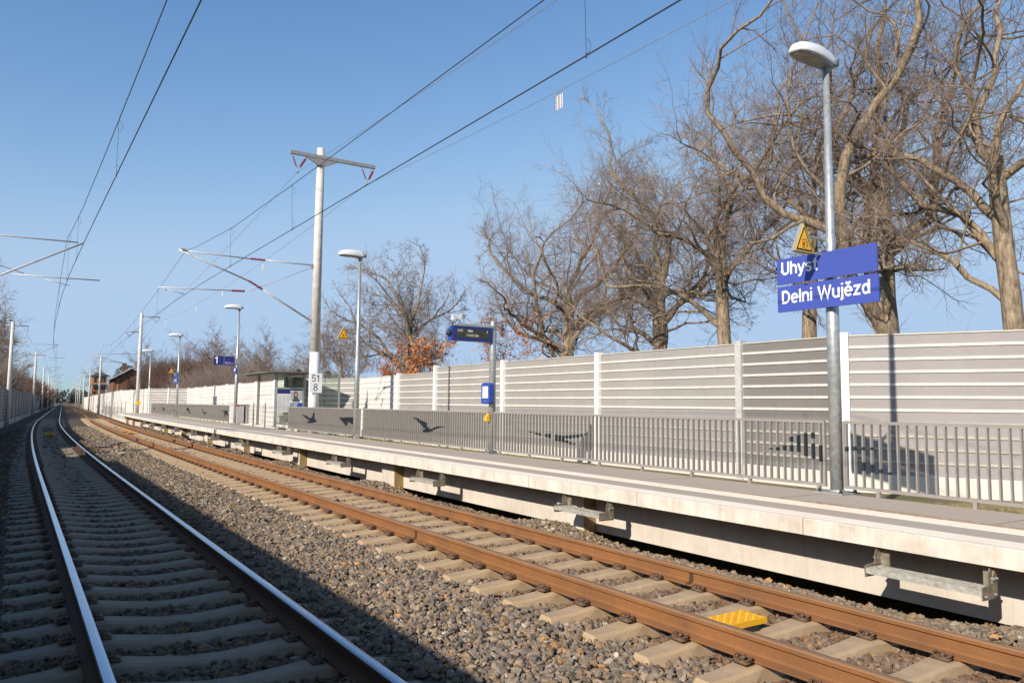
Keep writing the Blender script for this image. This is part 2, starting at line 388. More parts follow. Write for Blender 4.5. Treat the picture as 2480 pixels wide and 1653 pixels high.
def stroke_text(mb, s, m, place, width, cap, w=.145, gap=.085):
    """place(x, y, d); cap = height of the capitals; fitted to width"""
    x = 0; items = []
    for ch in s:
        gw, st = GL[ch]; items += [[(p[0]+x, p[1]) for p in q] for q in st]; x += gw+gap
    x -= gap; sx = width/x; lay = 0
    for q in items:
        pts = [Vector((p[0]*sx, p[1]*cap, 0)) for p in q]; closed = (pts[0]-pts[-1]).length < 1e-4
        if closed: pts = pts[:-1]
        n = len(pts); hw = w*cap/2; L = []; Rr = []
        for i in range(n):
            a = pts[(i-1) % n] if (closed or i > 0) else None; b = pts[(i+1) % n] if (closed or i < n-1) else None
            d1 = (pts[i]-a).normalized() if a is not None else None; d2 = (b-pts[i]).normalized() if b is not None else None
            if d1 is None: d1 = d2
            if d2 is None: d2 = d1
            n1, n2 = Vector((-d1.y, d1.x, 0)), Vector((-d2.y, d2.x, 0)); mm = (n1+n2); mm = mm.normalized() if mm.length > .2 else n1
            k = hw/max(.45, mm.dot(n1)); L.append(pts[i]+mm*k); Rr.append(pts[i]-mm*k)
        lay += 1; dz = .0006+.00025*lay
        vs = [place(p.x, p.y, dz) for p in L]+[place(p.x, p.y, dz) for p in Rr]
        fs = [(i, (i+1) % n, n+(i+1) % n, n+i) for i in range(n if closed else n-1)]
        mb.add(vs, fs, m)

# ------------------------------------------------------------------ ground, formation, ballast surfaces
CAN = -.047
def ground_h(a, u):
    """profile of the made ground across the line"""
    pts = [(-900, -.95), (-7.9, -.95), (-6.6, -.80), (-5.75, -.34), (-5.3, -.20), (-4.85, -.215), (-4.6, -.225), (-3.3, -.285), (-3.1, -.265), (-2.0, -.235), (-1.45, -.225), (-.9, -.235), (-.62, -.24), (.62, -.295), (.9, -.285), (1.4, -.29), (1.9, -.345), (2.3, -.40), (4.0, -.25), (4.3, .02), (900, .02)]
    return float(np.interp(u, [p[0] for p in pts], [p[1] for p in pts]))
def sheet(name, us, As, mat, hf, kind='structure'):
    us = np.array(us, float); As = np.array(As, float); A_, U_ = np.meshgrid(As, us, indexing='ij')
    Hh = np.vectorize(hf)(A_, U_); V = Wv(A_.ravel(), U_.ravel(), Hh.ravel()); n = len(us)
    F = [(i*n+j, i*n+j+1, (i+1)*n+j+1, (i+1)*n+j) for i in range(len(As)-1) for j in range(n-1)]
    o = arrmesh(name, V, F, [mat], True); return prop(o, kind=kind)
sheet('ground', [-900, -500, -250, -120, -60, -30, -15, -8.2, -6.5, -4, 0, 2.3, 3, 4.0, 4.2, 8, 14, 25, 50, 100, 250, 500, 900],
      list(range(-200, -20, 30))+stations(-20, 200)+[260, 340, 450, 700, 1100, 1800, 3000], 'ground_soil',
      lambda a, u: -1.15 if u < 4.1 else (.0 if a < 90 else (-1.0 if u < 12 else -.6)))
def bed_h(a, u): return ground_h(a, u)-.035
sheet('ballast_bed', [-7.85, -7.2, -6.6, -6.1, -5.75, -5.3, -4.75, -4.3, -3.95, -3.6, -3.1, -2.7, -2.0, -1.6, -.9, -.4, 0, .4, .9, 1.2, 1.4, 1.65, 1.9, 2.3],
      list(range(-12, 2, 2))+stations(2, 420)+[600, 900], 'ballast_base', bed_h)
def bank(a, u):
    h = -.06 if a > 7.2 else .0
    if a < 9: h += np.interp(u, [4.1, 5, 8, 10], [.40, .33, .06, 0])*np.interp(a, [5.2, 7.2], [1, 0])
    if a > 15: h += np.interp(u, [4.1, 5, 7.5, 8.4], [.36, .40, .15, 0])*np.interp(a, [15.6, 18], [0, 1])
    return h
sheet('grass_verge', [4.12, 4.4, 4.8, 5.3, 6, 7, 8, 8.45, 10, 13], stations(-6, 88), 'dry_grass', bank)

# ------------------------------------------------------------------ stones
rng = np.random.default_rng(7)
def make_stones(a, u, size, h, name_, shape):
    N = len(a)
    if shape == 'ico':
        ph = (1+5**.5)/2
        bv = np.array([(-1, ph, 0), (1, ph, 0), (-1, -ph, 0), (1, -ph, 0), (0, -1, ph), (0, 1, ph), (0, -1, -ph), (0, 1, -ph), (ph, 0, -1), (ph, 0, 1), (-ph, 0, -1), (-ph, 0, 1)])/1.9
        bf = np.array([(0, 11, 5), (0, 5, 1), (0, 1, 7), (0, 7, 10), (0, 10, 11), (1, 5, 9), (5, 11, 4), (11, 10, 2), (10, 7, 6), (7, 1, 8), (3, 9, 4), (3, 4, 2), (3, 2, 6), (3, 6, 8), (3, 8, 9), (4, 9, 5), (2, 4, 11), (6, 2, 10), (8, 6, 7), (9, 8, 1)])
        jit = .40
    else:
        bv = np.array([(x, y, z) for x in (-1, 1) for y in (-1, 1) for z in (-1, 1)])*.62
        bf = np.array([(0, 1, 3), (0, 3, 2), (4, 6, 7), (4, 7, 5), (0, 4, 5), (0, 5, 1), (2, 3, 7), (2, 7, 6), (0, 2, 6), (0, 6, 4), (1, 5, 7), (1, 7, 3)]); jit = .36
    k = len(bv)
    V = bv[None]*(1+0*rng.normal(size=(N, 1, 1)))+rng.uniform(-jit, jit, (N, k, 3))
    V *= (size[:, None]*rng.uniform(.5, 1.35, (N, 3)))[:, None, :]*.64
    q = rng.normal(size=(N, 4)); q /= np.linalg.norm(q, axis=1)[:, None]; w, x, y, z = q.T
    Rm = np.stack([1-2*(y*y+z*z), 2*(x*y-z*w), 2*(x*z+y*w), 2*(x*y+z*w), 1-2*(x*x+z*z), 2*(y*z-x*w), 2*(x*z-y*w), 2*(y*z+x*w), 1-2*(x*x+y*y)], 1).reshape(N, 3, 3)
    V = np.einsum('nij,nkj->nki', Rm, V)
    V[:, :, 2] *= .85
    C = Wv(a, u, h); V += C[:, None, :]
    F = (bf[None]+(np.arange(N)*k)[:, None, None]).reshape(-1, 3)
    pal = np.array([(.20, .165, .13), (.25, .195, .14), (.145, .125, .105), (.29, .215, .145), (.28, .19, .115), (.40, .22, .09), (.42, .36, .28), (.22, .165, .12)])
    pr = np.array([.21, .2, .13, .15, .12, .035, .035, .12]); pr = pr/pr.sum(); idx = rng.choice(len(pal), N, p=pr)
    c = pal[idx]*rng.uniform(.75, 1.25, (N, 1))
    # rust-brown dust close to the rails of both tracks
    for uc in (0, -3.95):
        for s in (-.753, .753):
            w_ = np.exp(-((u-uc-s)/.24)**2)*rng.uniform(.3, .9, N); c = c*(1-w_[:, None])+np.array([.15, .085, .05])*w_[:, None]
    w_ = (np.abs(u) < .75)[:, None]*.45; c = c*(1-w_)+np.array([.17, .10, .06])*w_*rng.uniform(.7, 1.3, (N, 1))
    w_ = np.clip((-2.2-u)/.8, 0, 1)[:, None]; c = c*(1-w_*.5)+np.array([.01, .006, .0])*w_     # shade over the left track painted into the stone colours
    cc = np.concatenate([np.repeat(c, k, 0), np.ones((N*k, 1))], 1)
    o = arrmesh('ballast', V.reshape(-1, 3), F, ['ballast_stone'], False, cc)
    return prop(o, kind='stuff', label=name_, cat='ballast')
def field(a0, a1, u0, u1, dens, smean, label, shape, margin):
    N = int((a1-a0)*(u1-u0)*dens); a = rng.uniform(a0, a1, N); u = rng.uniform(u0, u1, N)
    P = Wv(a, u, 0*a); x, y = P[:, 0], P[:, 1]
    keep = (y > .6) & (np.abs(x) < y*.70+margin)
    # bottom of the frame: nothing nearer than about 3.6 m shows
    keep &= (y > 3.0)
    # not on top of sleepers
    ka = ((a-.525) % .6); on = (ka < .23)
    sl = on & ((np.abs(u) < 1.27) | (np.abs(u+3.95) < 1.27))
    keep &= ~sl
    keep &= (u < 2.2)
    a, u = a[keep], u[keep]; size = np.clip(rng.normal(smean, smean*.3, len(a)), smean*.4, smean*1.8)
    us = np.linspace(-8.5, 2.4, 400); gh = np.array([ground_h(0, q) for q in us]); h = np.interp(u, us, gh)
    piers = np.array([2.2+6.85*i for i in range(13)])
    nearp = np.min(np.abs(a[:, None]-(piers[None]+.55)), 1); h = h+np.where((u > 1.15), np.exp(-(nearp/.8)**2)*.16*np.clip((u-1.15)/.4, 0, 1), 0)
    low = -.012
    h = h+rng.uniform(-.02, .016, len(a))+low
    for uc in (0, -3.95):      # ballast stays clear of the rail foot
        for s in (-.753, .753): h = np.where(np.abs(u-uc-s) < .11, h-.02, h)
    return make_stones(a, u, size, h, label, shape)
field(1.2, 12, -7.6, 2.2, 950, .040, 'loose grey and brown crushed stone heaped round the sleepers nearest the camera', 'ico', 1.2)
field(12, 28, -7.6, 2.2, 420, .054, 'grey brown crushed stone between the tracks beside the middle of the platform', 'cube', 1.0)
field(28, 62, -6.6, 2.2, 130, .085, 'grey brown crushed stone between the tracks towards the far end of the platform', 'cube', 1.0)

# ------------------------------------------------------------------ sleepers
def sleeper_mesh(name, mat):
    xs = [-1.3, -1.28, -1.05, -.80, -.55, -.35, -.12, .12, .35, .55, .80, 1.05, 1.28, 1.3]
    top = [-.262, -.242, -.222, -.187, -.184, -.206, -.226, -.226, -.206, -.184, -.187, -.222, -.242, -.262]
    wt = [.10, .125, .15, .165, .165, .15, .13, .13, .15, .165, .165, .15, .125, .10]
    mb = MB(); n = len(xs); vs = []
    for x, t, w in zip(xs, top, wt):
        vs += [(x, -.14, -.40), (x, -w/2-.02, t-.022), (x, -w/2, t), (x, w/2, t), (x, w/2+.02, t-.022), (x, .14, -.40)]
    fs = [(i*6+j, (i+1)*6+j, (i+1)*6+j+1, i*6+j+1) for i in range(n-1) for j in range(5)]
    fs += [tuple(range(6)), tuple(range((n-1)*6, n*6))[::-1]]
    mb.add(vs, fs, mat)
    return mb
def clip_mb(side):
    mb = MB(); s = side; m = 'clip_rust'
    # w-shaped spring clamp: two loops leaning on the rail foot, bolt between
    for t in (-1, 1):
        pts = [(s*.075, t*.012, .030), (s*.105, t*.022, .020), (s*.118, t*.050, .016), (s*.100, t*.074, .030), (s*.065, t*.080, .046), (s*.035, t*.066, .038), (s*.02, t*.052, .018)]
        mb.tube(pts, .0085, m, 6)
    mb.tube([(s*.022, -.055, .020), (s*.030, 0, .040), (s*.022, .055, .020)], .008, m, 6)
    mb.box((s*.085, 0, .002), (.10, .15, .022), m)
    mb.lathe((s*.068, 0, .01), [(.021, 0), (.021, .03), (.012, .032), (.012, .05)], m, 6)
    return mb
SLP = {}
for key, mat in (('R', 'sleeper_concrete'), ('L', 'sleeper_shaded')):
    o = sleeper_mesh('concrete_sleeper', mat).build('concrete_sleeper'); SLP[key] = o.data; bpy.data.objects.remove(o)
CLIPM = {}
for s in (-1, 1):
    o = clip_mb(s).build('rail_fastening', smooth=True); CLIPM[s] = o.data; bpy.data.objects.remove(o)
def put_sleeper(key, uc, a, clips, label, group):
    o = bpy.data.objects.new('concrete_sleeper', SLP[key]); COL.objects.link(o)
    o.matrix_world = Matrix.Translation(W(a, uc, 0)) @ Matrix.Rotation(yaw(a), 4, 'Z') @ Matrix.Rotation(-CAN, 4, 'Y')
    prop(o, label, 'sleeper', group)
    if clips:
        for rs in (-.753, .753):
            for s in (-1, 1):
                c = bpy.data.objects.new('rail_fastening', CLIPM[s]); COL.objects.link(c); c.parent = o; c.location = (rs+s*.060, 0, -.172); c.scale = (.85, .82, .8)
a_list = [.64+.6*i for i in range(0, 260)]
LBR = 'tan concrete sleeper in sunlight under the rusty rails of the platform track'
LBL = 'shade-darkened concrete sleeper under the shiny rails of the shaded left track'
far_s = MB()
def far_sleeper(uc, a, mat):
    pr = [(-1.3, -.25), (-.9, -.205), (-.55, -.184), (0, -.225), (.55, -.184), (.9, -.205), (1.3, -.25)]
    vs = []; 
    for x, z in pr:
        for w in (-.07, .07): vs.append(tuple(W(a+w, uc+x, z+CAN*x)))
    far_s.add(vs, [(2*i, 2*i+2, 2*i+3, 2*i+1) for i in range(6)], mat)
cntR = cntL = 0
for a in a_list:
    if a > 1.3 and cntR < 150: put_sleeper('R', 0, a, a < 34, LBR, 'sleepers of the right track'); cntR += 1
    elif a > 1.3: far_sleeper(0, a, 'sleeper_concrete')
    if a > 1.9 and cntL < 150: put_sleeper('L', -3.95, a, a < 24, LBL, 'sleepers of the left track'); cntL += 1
    elif a > 1.9: far_sleeper(-3.95, a, 'sleeper_shaded')
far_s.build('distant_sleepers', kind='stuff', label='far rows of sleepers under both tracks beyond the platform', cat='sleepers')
fm = MB()
for a in a_list:
    if a > 24 and a < 75:
        for uc, amin in ((0, 34), (-3.95, 24)):
            if a > amin:
                for rs in (-.753, .753):
                    for s in (-1, 1):
                        x = rs+s*.14; p = W(a, uc+x, -.16+CAN*x); fm.box(p, (.12, .13, .05), 'clip_rust', rz=yaw(a))
fm.build('distant_fastenings', kind='stuff', label='small dark rail fastenings along both tracks in the middle distance', cat='fastenings')

# ------------------------------------------------------------------ rails
def rail(uc, s, polished_, label):
    x0 = uc+s*.753; z = CAN*s*.753
    prof = [(-.075, -.172), (.075, -.172), (.075, -.158), (.016, -.142), (.009, -.125), (.009, -.055), (.020, -.044), (.036, -.040), (.0365, -.012), (.030, -.003), (.012, 0), (-.012, 0), (-.030, -.003), (-.0365, -.012), (-.036, -.040), (-.020, -.044), (-.009, -.055), (-.009, -.125), (-.016, -.142), (-.075, -.158)]
    n = len(prof); body = 'rail_web_dark' if polished_ else 'rail_rust'; top = 'rail_polished' if polished_ else 'rail_top_rust'
    edge = 'rail_polished'
    ms = [body]*n
    for j in (8, 9, 10, 11, 12): ms[j] = top
    if not polished_: ms[8] = ms[9] = edge
    if False: ms[12] = edge if s < 0 else top; ms[8] = top; ms[9] = edge if s < 0 else top; ms[12] = 'rail_top_rust'
    mb = MB(); sweep(mb, [(x0+p[0], z+p[1]) for p in prof], [-6, -3, 0]+stations(1, 430)+[600, 900], ms, True, 'rail')
    return mb.build('rail', smooth=False, label=label, cat='rail')
rail(-3.95, -1, True, 'shiny rail furthest left, in shade, bright blue on its worn top')
rail(-3.95, 1, True, 'shiny right-hand rail of the shaded left track')
rail(0, -1, False, 'rusty orange left-hand rail of the sunlit track, nearer the gravel strip')
rail(0, 1, False, 'rusty orange right-hand rail of the sunlit track, nearest the platform')
# insulated joints and welds
for (a, s) in ((36.9, -.753), (36.9, .753)):
    t = thing('rail_joint', a, s, CAN*s, 'dark bolted joint plates on the %s rusty rail where a cable meets the track' % ('near' if s < 0 else 'far'), 'rail joint')
    mb = MB(); mb.box((-.03, 0, -.095), (.03, .55, .10), 'black_metal'); mb.box((.03, 0, -.095), (.03, .55, .10), 'black_metal'); mb.build('joint_plate', t)
    mb = MB(); mb.box((0, 0, -.02), (.08, .03, .045), 'black_metal'); mb.build('insulating_insert', t)
for (a, s) in ((9.05, -.753), (5.65, .753)):
    mb = MB(); z = CAN*s
    sweep(mb, [(s-.080, z-.160), (s-.020, z-.140), (s-.016, z-.06), (s-.03, z-.046), (s+.03, z-.046), (s+.016, z-.06), (s+.020, z-.140), (s+.080, z-.160)], [a-.025, a-.01, a+.01, a+.025], 'rail_web_dark')
    mb.build('rail_weld', label='dark weld collar round the %s rusty rail' % ('near' if s < 0 else 'far'), cat='weld')
cb = MB(); pts = []
for i, (a, u, h) in enumerate([(33.0, -3.2, -.22), (33.2, -2.75, -.17), (33.6, -2.1, -.16), (35.0, -1.85, -.15), (36.4, -1.5, -.16), (36.9, -1.1, -.17), (36.9, -.85, -.19)]): pts.append(W(a, u, h))
cb.tube(pts, .022, 'rubber', 6); cb.build('track_cable', smooth=True, label='black cable snaking over the gravel from the left track to the rusty rail joint', cat='cable')
# balises
def balise(a, u, label, wood=False):
    t = thing('balise', a, u, -.155+CAN*(u if u > -2 else u+3.95), label, 'balise', 'yellow plates between the rails')
    mb = MB(); mb.box((0, 0, 0), (.44, .27, .045), 'yellow'); 
    for i in range(-4, 5):
        for j in range(-3, 4): 
            if (i+j) % 2: mb.box((i*.047, j*.035, .026), (.036, .018, .01), 'yellow')
    mb.build('plate', t); mb = MB(); mb.box((0, -.10, -.05), (.24, .06, .05), 'black_metal'); mb.box((0, .10, -.05), (.24, .06, .05), 'black_metal'); mb.build('bracket', t)
balise(4.40, -.04, 'bright yellow studded plate between the rusty rails in the foreground')
balise(50.8, .05, 'yellow plate between the rusty rails, the farther of the pair there')
balise(48.0, .05, 'yellow plate between the rusty rails, the nearer of the far pair')
balise(46.8, -3.88, 'brownish yellow plate lying in the shaded left track, nearest of three')
balise(49.8, -3.88, 'brownish yellow plate lying in the shaded left track, middle of three')
balise(71.0, -3.88, 'brownish yellow plate lying in the shaded left track, farthest of three')

# ------------------------------------------------------------------ platform
PE = 83.0
pm = MB(); a = -2.55+2.5*0
ed = [-5.05+2.5*i for i in range(0, 36)]
for i in range(len(ed)-1):
    if ed[i] > PE: break
    a0, a1 = ed[i]+.006, ed[i+1]-.006; As = [a0, (a0+a1)/2, a1]
    sweep(pm, [(1.65, .33), (1.65, .492), (1.658, .5), (2.0, .5), (2.0, .33)], As, ['platform_concrete', 'platform_concrete', 'platform_concrete', 'platform_concrete', 'panel_concrete'])
ST = stations(-5, PE)
sweep(pm, [(1.652, .335), (1.652, .49), (2.0, .49), (2.0, .335)], ST, 'pier_rust')
pm.build('platform_edge', kind='structure')
pt = MB()
sweep(pt, [(1.70, .500), (1.70, .504), (1.98, .504), (1.98, .500)], ST, 'tactile')
for i in range(9):
    u = 1.725+i*.03; sweep(pt, [(u, .504), (u+.004, .510), (u+.012, .510), (u+.016, .504)], stations(-5, 30), 'tactile', True)
pt.build('tactile_strip', kind='structure')
pv = MB()
sweep(pv, [(2.0, .30), (2.0, .497), (4.12, .487), (4.12, .30)], ST, 'paving'); pv.build('platform', kind='structure')
gs = MB(); a = -4.9
while a < PE-.3:
    sweep(gs, [(2.50, .490), (2.505, .502), (2.785, .502), (2.79, .490)], [a+.004, a+.40, a+.796], 'guide_strip')
    if a < 26:
        for k in range(7): u = 2.53+k*.037; sweep(gs, [(u, .502), (u+.004, .507), (u+.016, .507), (u+.02, .502)], [a+.006, a+.794], 'guide_strip')
    a += .8
gs.build('guide_strip', kind='structure')
# paving joints: thin grooves shown as darker filler
pj = MB()
for i in range(34):
    a = -3.8+2.5*i
    if a < PE: sweep(pj, [(2.81, .4960), (2.81, .4966+.0005), (4.10, .4905), (4.10, .4880)], [a, a+.008], 'pier_rust')
pj.build('paving_joints', kind='structure')
# sandy drift along the guide strip
sd = MB(); rs_ = random.Random(3); vs = []; nn = 60
for i in range(nn+1):
    a = 2.2+5.2*i/nn; f = math.sin(PI*i/nn); w_ = (.05+.07*rs_.random())*f; vs += [tuple(W(a, 2.80-.02*rs_.random()*f, .5015)), tuple(W(a, 2.83+w_*.5, .507)), tuple(W(a, 2.84+w_*1.7, .4965))]
sd.add(vs, [(3*i+j, 3*i+3+j, 3*i+4+j, 3*i+1+j) for i in range(nn) for j in range(2)], 'sand'); sd.build('sand', smooth=True, kind='stuff', label='thin drift of orange sand along the white guide strip', cat='sand')
# back panels and piers under the platform: precast wall sections standing on piers
pb = MB()
piers = [2.2+6.85*i for i in range(12)]
sweep(pb, [(2.29, -.28), (2.29, .33), (2.42, .33), (2.42, -.28)], ST, 'panel_concrete')
sweep(pb, [(2.0, .30), (2.0, .331), (2.5, .331), (2.5, .30)], ST, 'panel_concrete')
pb.build('platform_wall', kind='structure')
for i, p in enumerate(piers):
    if p > PE-1: break
    mb = MB(); sweep(mb, [(2.07, -.62), (2.07, .322), (2.285, .322), (2.285, -.62)], [p, p+.02], 'pier_rust')
    sweep(mb, [(2.062, -.62), (2.062, .325), (2.287, .325), (2.287, -.62)], [p+.021, p+.35, p+.69], 'panel_concrete')
    order = ['just past the right edge', 'nearest one in view', 'second', 'third', 'fourth', 'fifth', 'sixth', 'seventh', 'eighth', 'ninth', 'tenth', 'eleventh']
    mb.build('platform_pier', label='concrete pier with brown stained end under the platform, ' + order[i], cat='pier', group='piers under the platform edge')
# maintenance steps
def make_step():
    t = bpy.data.objects.new('grating_step', None); COL.objects.link(t)
    g = MB()
    for i in range(27): g.box((0, -.5+i*.0385, .0), (.20, .006, .028), 'step_steel')
    for i in range(8): g.box((-.10+i*.0286, 0, .002), (.005, 1.0, .024), 'step_steel')
    g.build('grating', t)
    f = MB(); f.box((-.11, 0, -.012), (.012, 1.03, .055), 'step_steel'); f.box((.11, 0, -.012), (.012, 1.03, .05), 'step_steel'); f.build('nosing', t)
    for s in (-1, 1):
        b = MB(); b.prism([(-.12, -.075), (.14, -.075), (.14, .06), (.115, .19), (.095, .19), (.05, .05), (-.12, .03)], 1, s*.515-.005, s*.515+.005, 'step_plate'); b.build('side_plate', t)
        b = MB(); b.prism([(.02, .03), (.15, .03), (.15, .10), (.06, .19), (.02, .12)], 1, s*.50-.004, s*.50+.004, 'step_plate'); b.box((.13, s*.46, .10), (.012, .09, .20), 'step_plate')
        br = b.build('bracket', t)
        for (x, z) in ((-.08, -.045), (.09, -.045), (.07, .085), (.12, .085)):
            q = MB(); q.tube([(x, s*.515-.02, z), (x, s*.515+.02, z)], .013, 'galv', 6); q.build('bolt', br)
    return t
st0 = make_step()
names = ['first steel grating step bolted under the platform edge, lower right', 'steel grating step under the platform edge, second from the camera', 'third steel grating step under the platform edge', 'fourth steel grating step under the platform edge', 'fifth steel grating step under the platform edge', 'sixth steel grating step under the platform edge', 'seventh steel grating step under the platform edge', 'eighth steel grating step under the platform edge', 'ninth steel grating step under the platform edge', 'tenth steel grating step under the platform edge', 'eleventh steel grating step under the platform edge', 'twelfth steel grating step, smallest and farthest along the platform']
for i in range(12):
    a = 3.68+4.9*i; o = st0 if i == 0 else copy_tree(st0)
    o.location = W(a, 1.64, .135); o.rotation_euler = (0, 0, yaw(a)); prop(o, names[i], 'step', 'grating steps along the platform edge')

# ------------------------------------------------------------------ railings
BIRDS = []   # list of polygons in (a, h) on the railing plane
BIRDS = [[(24.96, 1.15), (24.43, 1.13), (24.41, 1.15), (23.64, 1.17), (23.57, 1.13), (23.56, 0.92), (23.73, 0.94), (24.02, 1.01), (24.11, 0.96), (24.17, 0.89), (24.18, 0.8), (24.26, 0.81), (24.29, 0.9), (24.38, 0.92)], [(29.03, 1.17), (28.53, 1.14), (28.05, 1.05), (27.82, 1.07), (27.65, 1.28), (27.56, 1.28), (27.53, 1.03), (27.22, 0.98), (27.26, 0.94), (27.66, 0.88), (28.46, 0.86), (28.18, 0.94), (28.09, 0.97), (28.43, 1.02), (28.97, 1.15)], [(55.76, 1.07), (55.07, 1.29), (54.74, 1.15), (54.16, 1.14), (54.57, 1.06), (53.8, 0.85), (54.23, 0.85), (55.15, 1.03)], [(49.69, 1.22), (49.45, 1.2), (48.93, 0.97), (47.85, 1.05), (48.61, 0.89), (48.99, 0.86), (49.33, 1.01)], [(43.72, 1.15), (42.28, 1.16), (42.27, 1.09), (41.93, 0.84), (42.14, 0.87), (42.65, 0.99), (42.92, 0.82), (43.08, 0.97), (42.97, 1.08)], [(62.04, 1.02), (61.43, 1.0), (60.57, 1.09), (61.18, 0.94), (61.64, 0.95)], [(68.61, 1.21), (67.6, 1.04), (67.18, 1.16), (66.93, 0.96), (67.82, 0.89), (68.56, 1.09)], [(75.65, 1.17), (74.94, 1.05), (74.18, 1.07), (74.75, 0.89), (75.4, 1.01)]]
for a_, l_, h_ in [(7.24, 1.02, 1.04), (7.12, 1.01, 1.06), (7.0, 1.02, 1.09), (6.88, 1.15, 1.22), (6.885, 1.01, 1.1), (6.765, 1.01, 1.25), (6.65, 0.96, 1.28), (6.525, 1.21, 1.29), (6.53, 0.93, 1.14), (6.405, 0.9, 1.12), (6.285, 0.89, 1.12), (6.17, 0.86, 1.13), (6.04, 1.06, 1.12), (6.05, 0.84, 0.96), (5.92, 1.08, 1.13), (5.93, 0.83, 0.95), (5.8, 1.09, 1.13), (5.81, 0.82, 0.93), (5.68, 1.1, 1.13), (5.69, 0.81, 0.91), (5.56, 0.81, 0.86), (5.44, 0.8, 0.83), (13.35, 1.04, 1.06), (13.23, 1.04, 1.05), (13.11, 1.01, 1.05), (13.0, 0.99, 1.04), (12.87, 0.97, 1.03), (12.75, 0.95, 1.04), (12.64, 0.92, 1.04), (12.52, 0.9, 1.03), (12.4, 0.9, 1.02), (12.28, 0.89, 1.02), (12.16, 0.97, 1.03), (12.16, 0.88, 0.93), (12.045, 0.97, 1.04), (12.04, 0.86, 0.9), (11.93, 0.99, 1.05), (11.92, 0.86, 0.88), (11.8, 1.0, 1.06), (11.68, 1.03, 1.07), (11.56, 1.06, 1.08), (19.03, 1.22, 1.25), (18.92, 1.19, 1.24), (18.8, 1.14, 1.23), (18.69, 1.1, 1.19), (18.56, 1.04, 1.17), (18.445, 0.98, 1.15), (18.44, 0.87, 0.93), (18.325, 0.87, 1.13), (18.2, 0.87, 1.01), (18.085, 0.89, 0.97), (17.97, 0.91, 0.97), (17.845, 0.95, 1.01), (17.73, 0.98, 1.03), (17.62, 1.0, 1.05), (17.5, 1.02, 1.05), (17.39, 1.03, 1.05), (17.27, 1.04, 1.05)]: BIRDS.append([(a_-.058, l_), (a_+.058, l_), (a_+.058, h_), (a_-.058, h_)])
def in_poly_segments(poly, a):
    hs = []
    n = len(poly)
    for i in range(n):
        (x0, y0), (x1, y1) = poly[i], poly[(i+1) % n]
        if (x0 <= a < x1) or (x1 <= a < x0): hs.append(y0+(y1-y0)*(a-x0)/(x1-x0))
    hs.sort(); return [(hs[i], hs[i+1]) for i in range(0, len(hs)-1, 2)]
def railing(a0, a1, u, label, pitch=.117, nb=10, hb=.585, ht=1.445):
    t = thing('railing', a0, u, .49, label, 'railing', 'grey railings along the back of the platform')
    inv = t.matrix_world.copy(); loc = Matrix.Translation(t.location) @ Matrix.Rotation(t.rotation_euler.z, 4, 'Z'); iv = loc.inverted()
    def fin(mb, name): 
        mb.v = [tuple(iv @ Vector(p)) for p in mb.v]; return mb.build(name, t)
    As = list(np.arange(a0, a1, 1.17))+[a1]
    for h, nm in ((hb, 'bottom_rail'), (ht, 'top_rail')):
        mb = MB(); sweep(mb, [(u-.02, h-.02), (u-.02, h+.02), (u+.02, h+.02), (u+.02, h-.02)], As, 'railing_grey'); fin(mb, nm)
    nposts = int((a1-a0)/1.17); 
    bars = MB(); k = 0; a = a0+.06
    while a < a1-.02:
        segs = []
        for poly in BIRDS: segs += in_poly_segments(poly, a)
        segs = sorted([(max(l, hb+.02), min(h, ht-.02)) for l, h in segs if h-l > .006]); z = hb+.02; cuts = []
        rz = yaw(a)
        def bx(mbx, l, h, m, w=.018, d=.050): 
            c = W(a, u, (l+h)/2); mbx.box(c, (d, w, h-l), m, rz=rz)
        for l, h in segs:
            if l > z: bx(bars, z, l, 'railing_grey')
            bx(bars, l, h, 'bird_paint', .026, .056); z = max(z, h)
        if z < ht-.02: bx(bars, z, ht-.02, 'railing_grey')
        a += pitch
    fin(bars, 'bars')
    a = a0+.10; n = 0
    while a < a1 and n < 40:
        mb = MB(); mb.box(W(a, u, .535), (.05, .045, .10), 'railing_grey', rz=yaw(a)); fin(mb, 'foot'); a += 1.17; n += 1
    for a in (a0, a1):
        mb = MB(); mb.box(W(a, u, 1.01), (.045, .03, .89), 'railing_grey', rz=yaw(a)); fin(mb, 'end_post')
    return t
railing(-3.9, 6.02, 4.08, 'grey vertical bar railing right of the nearest lamp post')
railing(6.32, 14.86, 4.08, 'grey bar railing with bird shapes between the nearest lamp post and the train display')
railing(15.12, 22.72, 4.08, 'grey bar railing with a gull shape between the train display and the second lamp post')
railing(23.05, 30.8, 4.08, 'grey bar railing with two bird shapes in front of the shelter')
railing(42.0, 57.2, 4.12, 'grey bar railing with three bird shapes beyond the grey bin')
railing(57.5, 77.4, 4.12, 'farthest grey bar railing, its three bird shapes tiny in the distance')

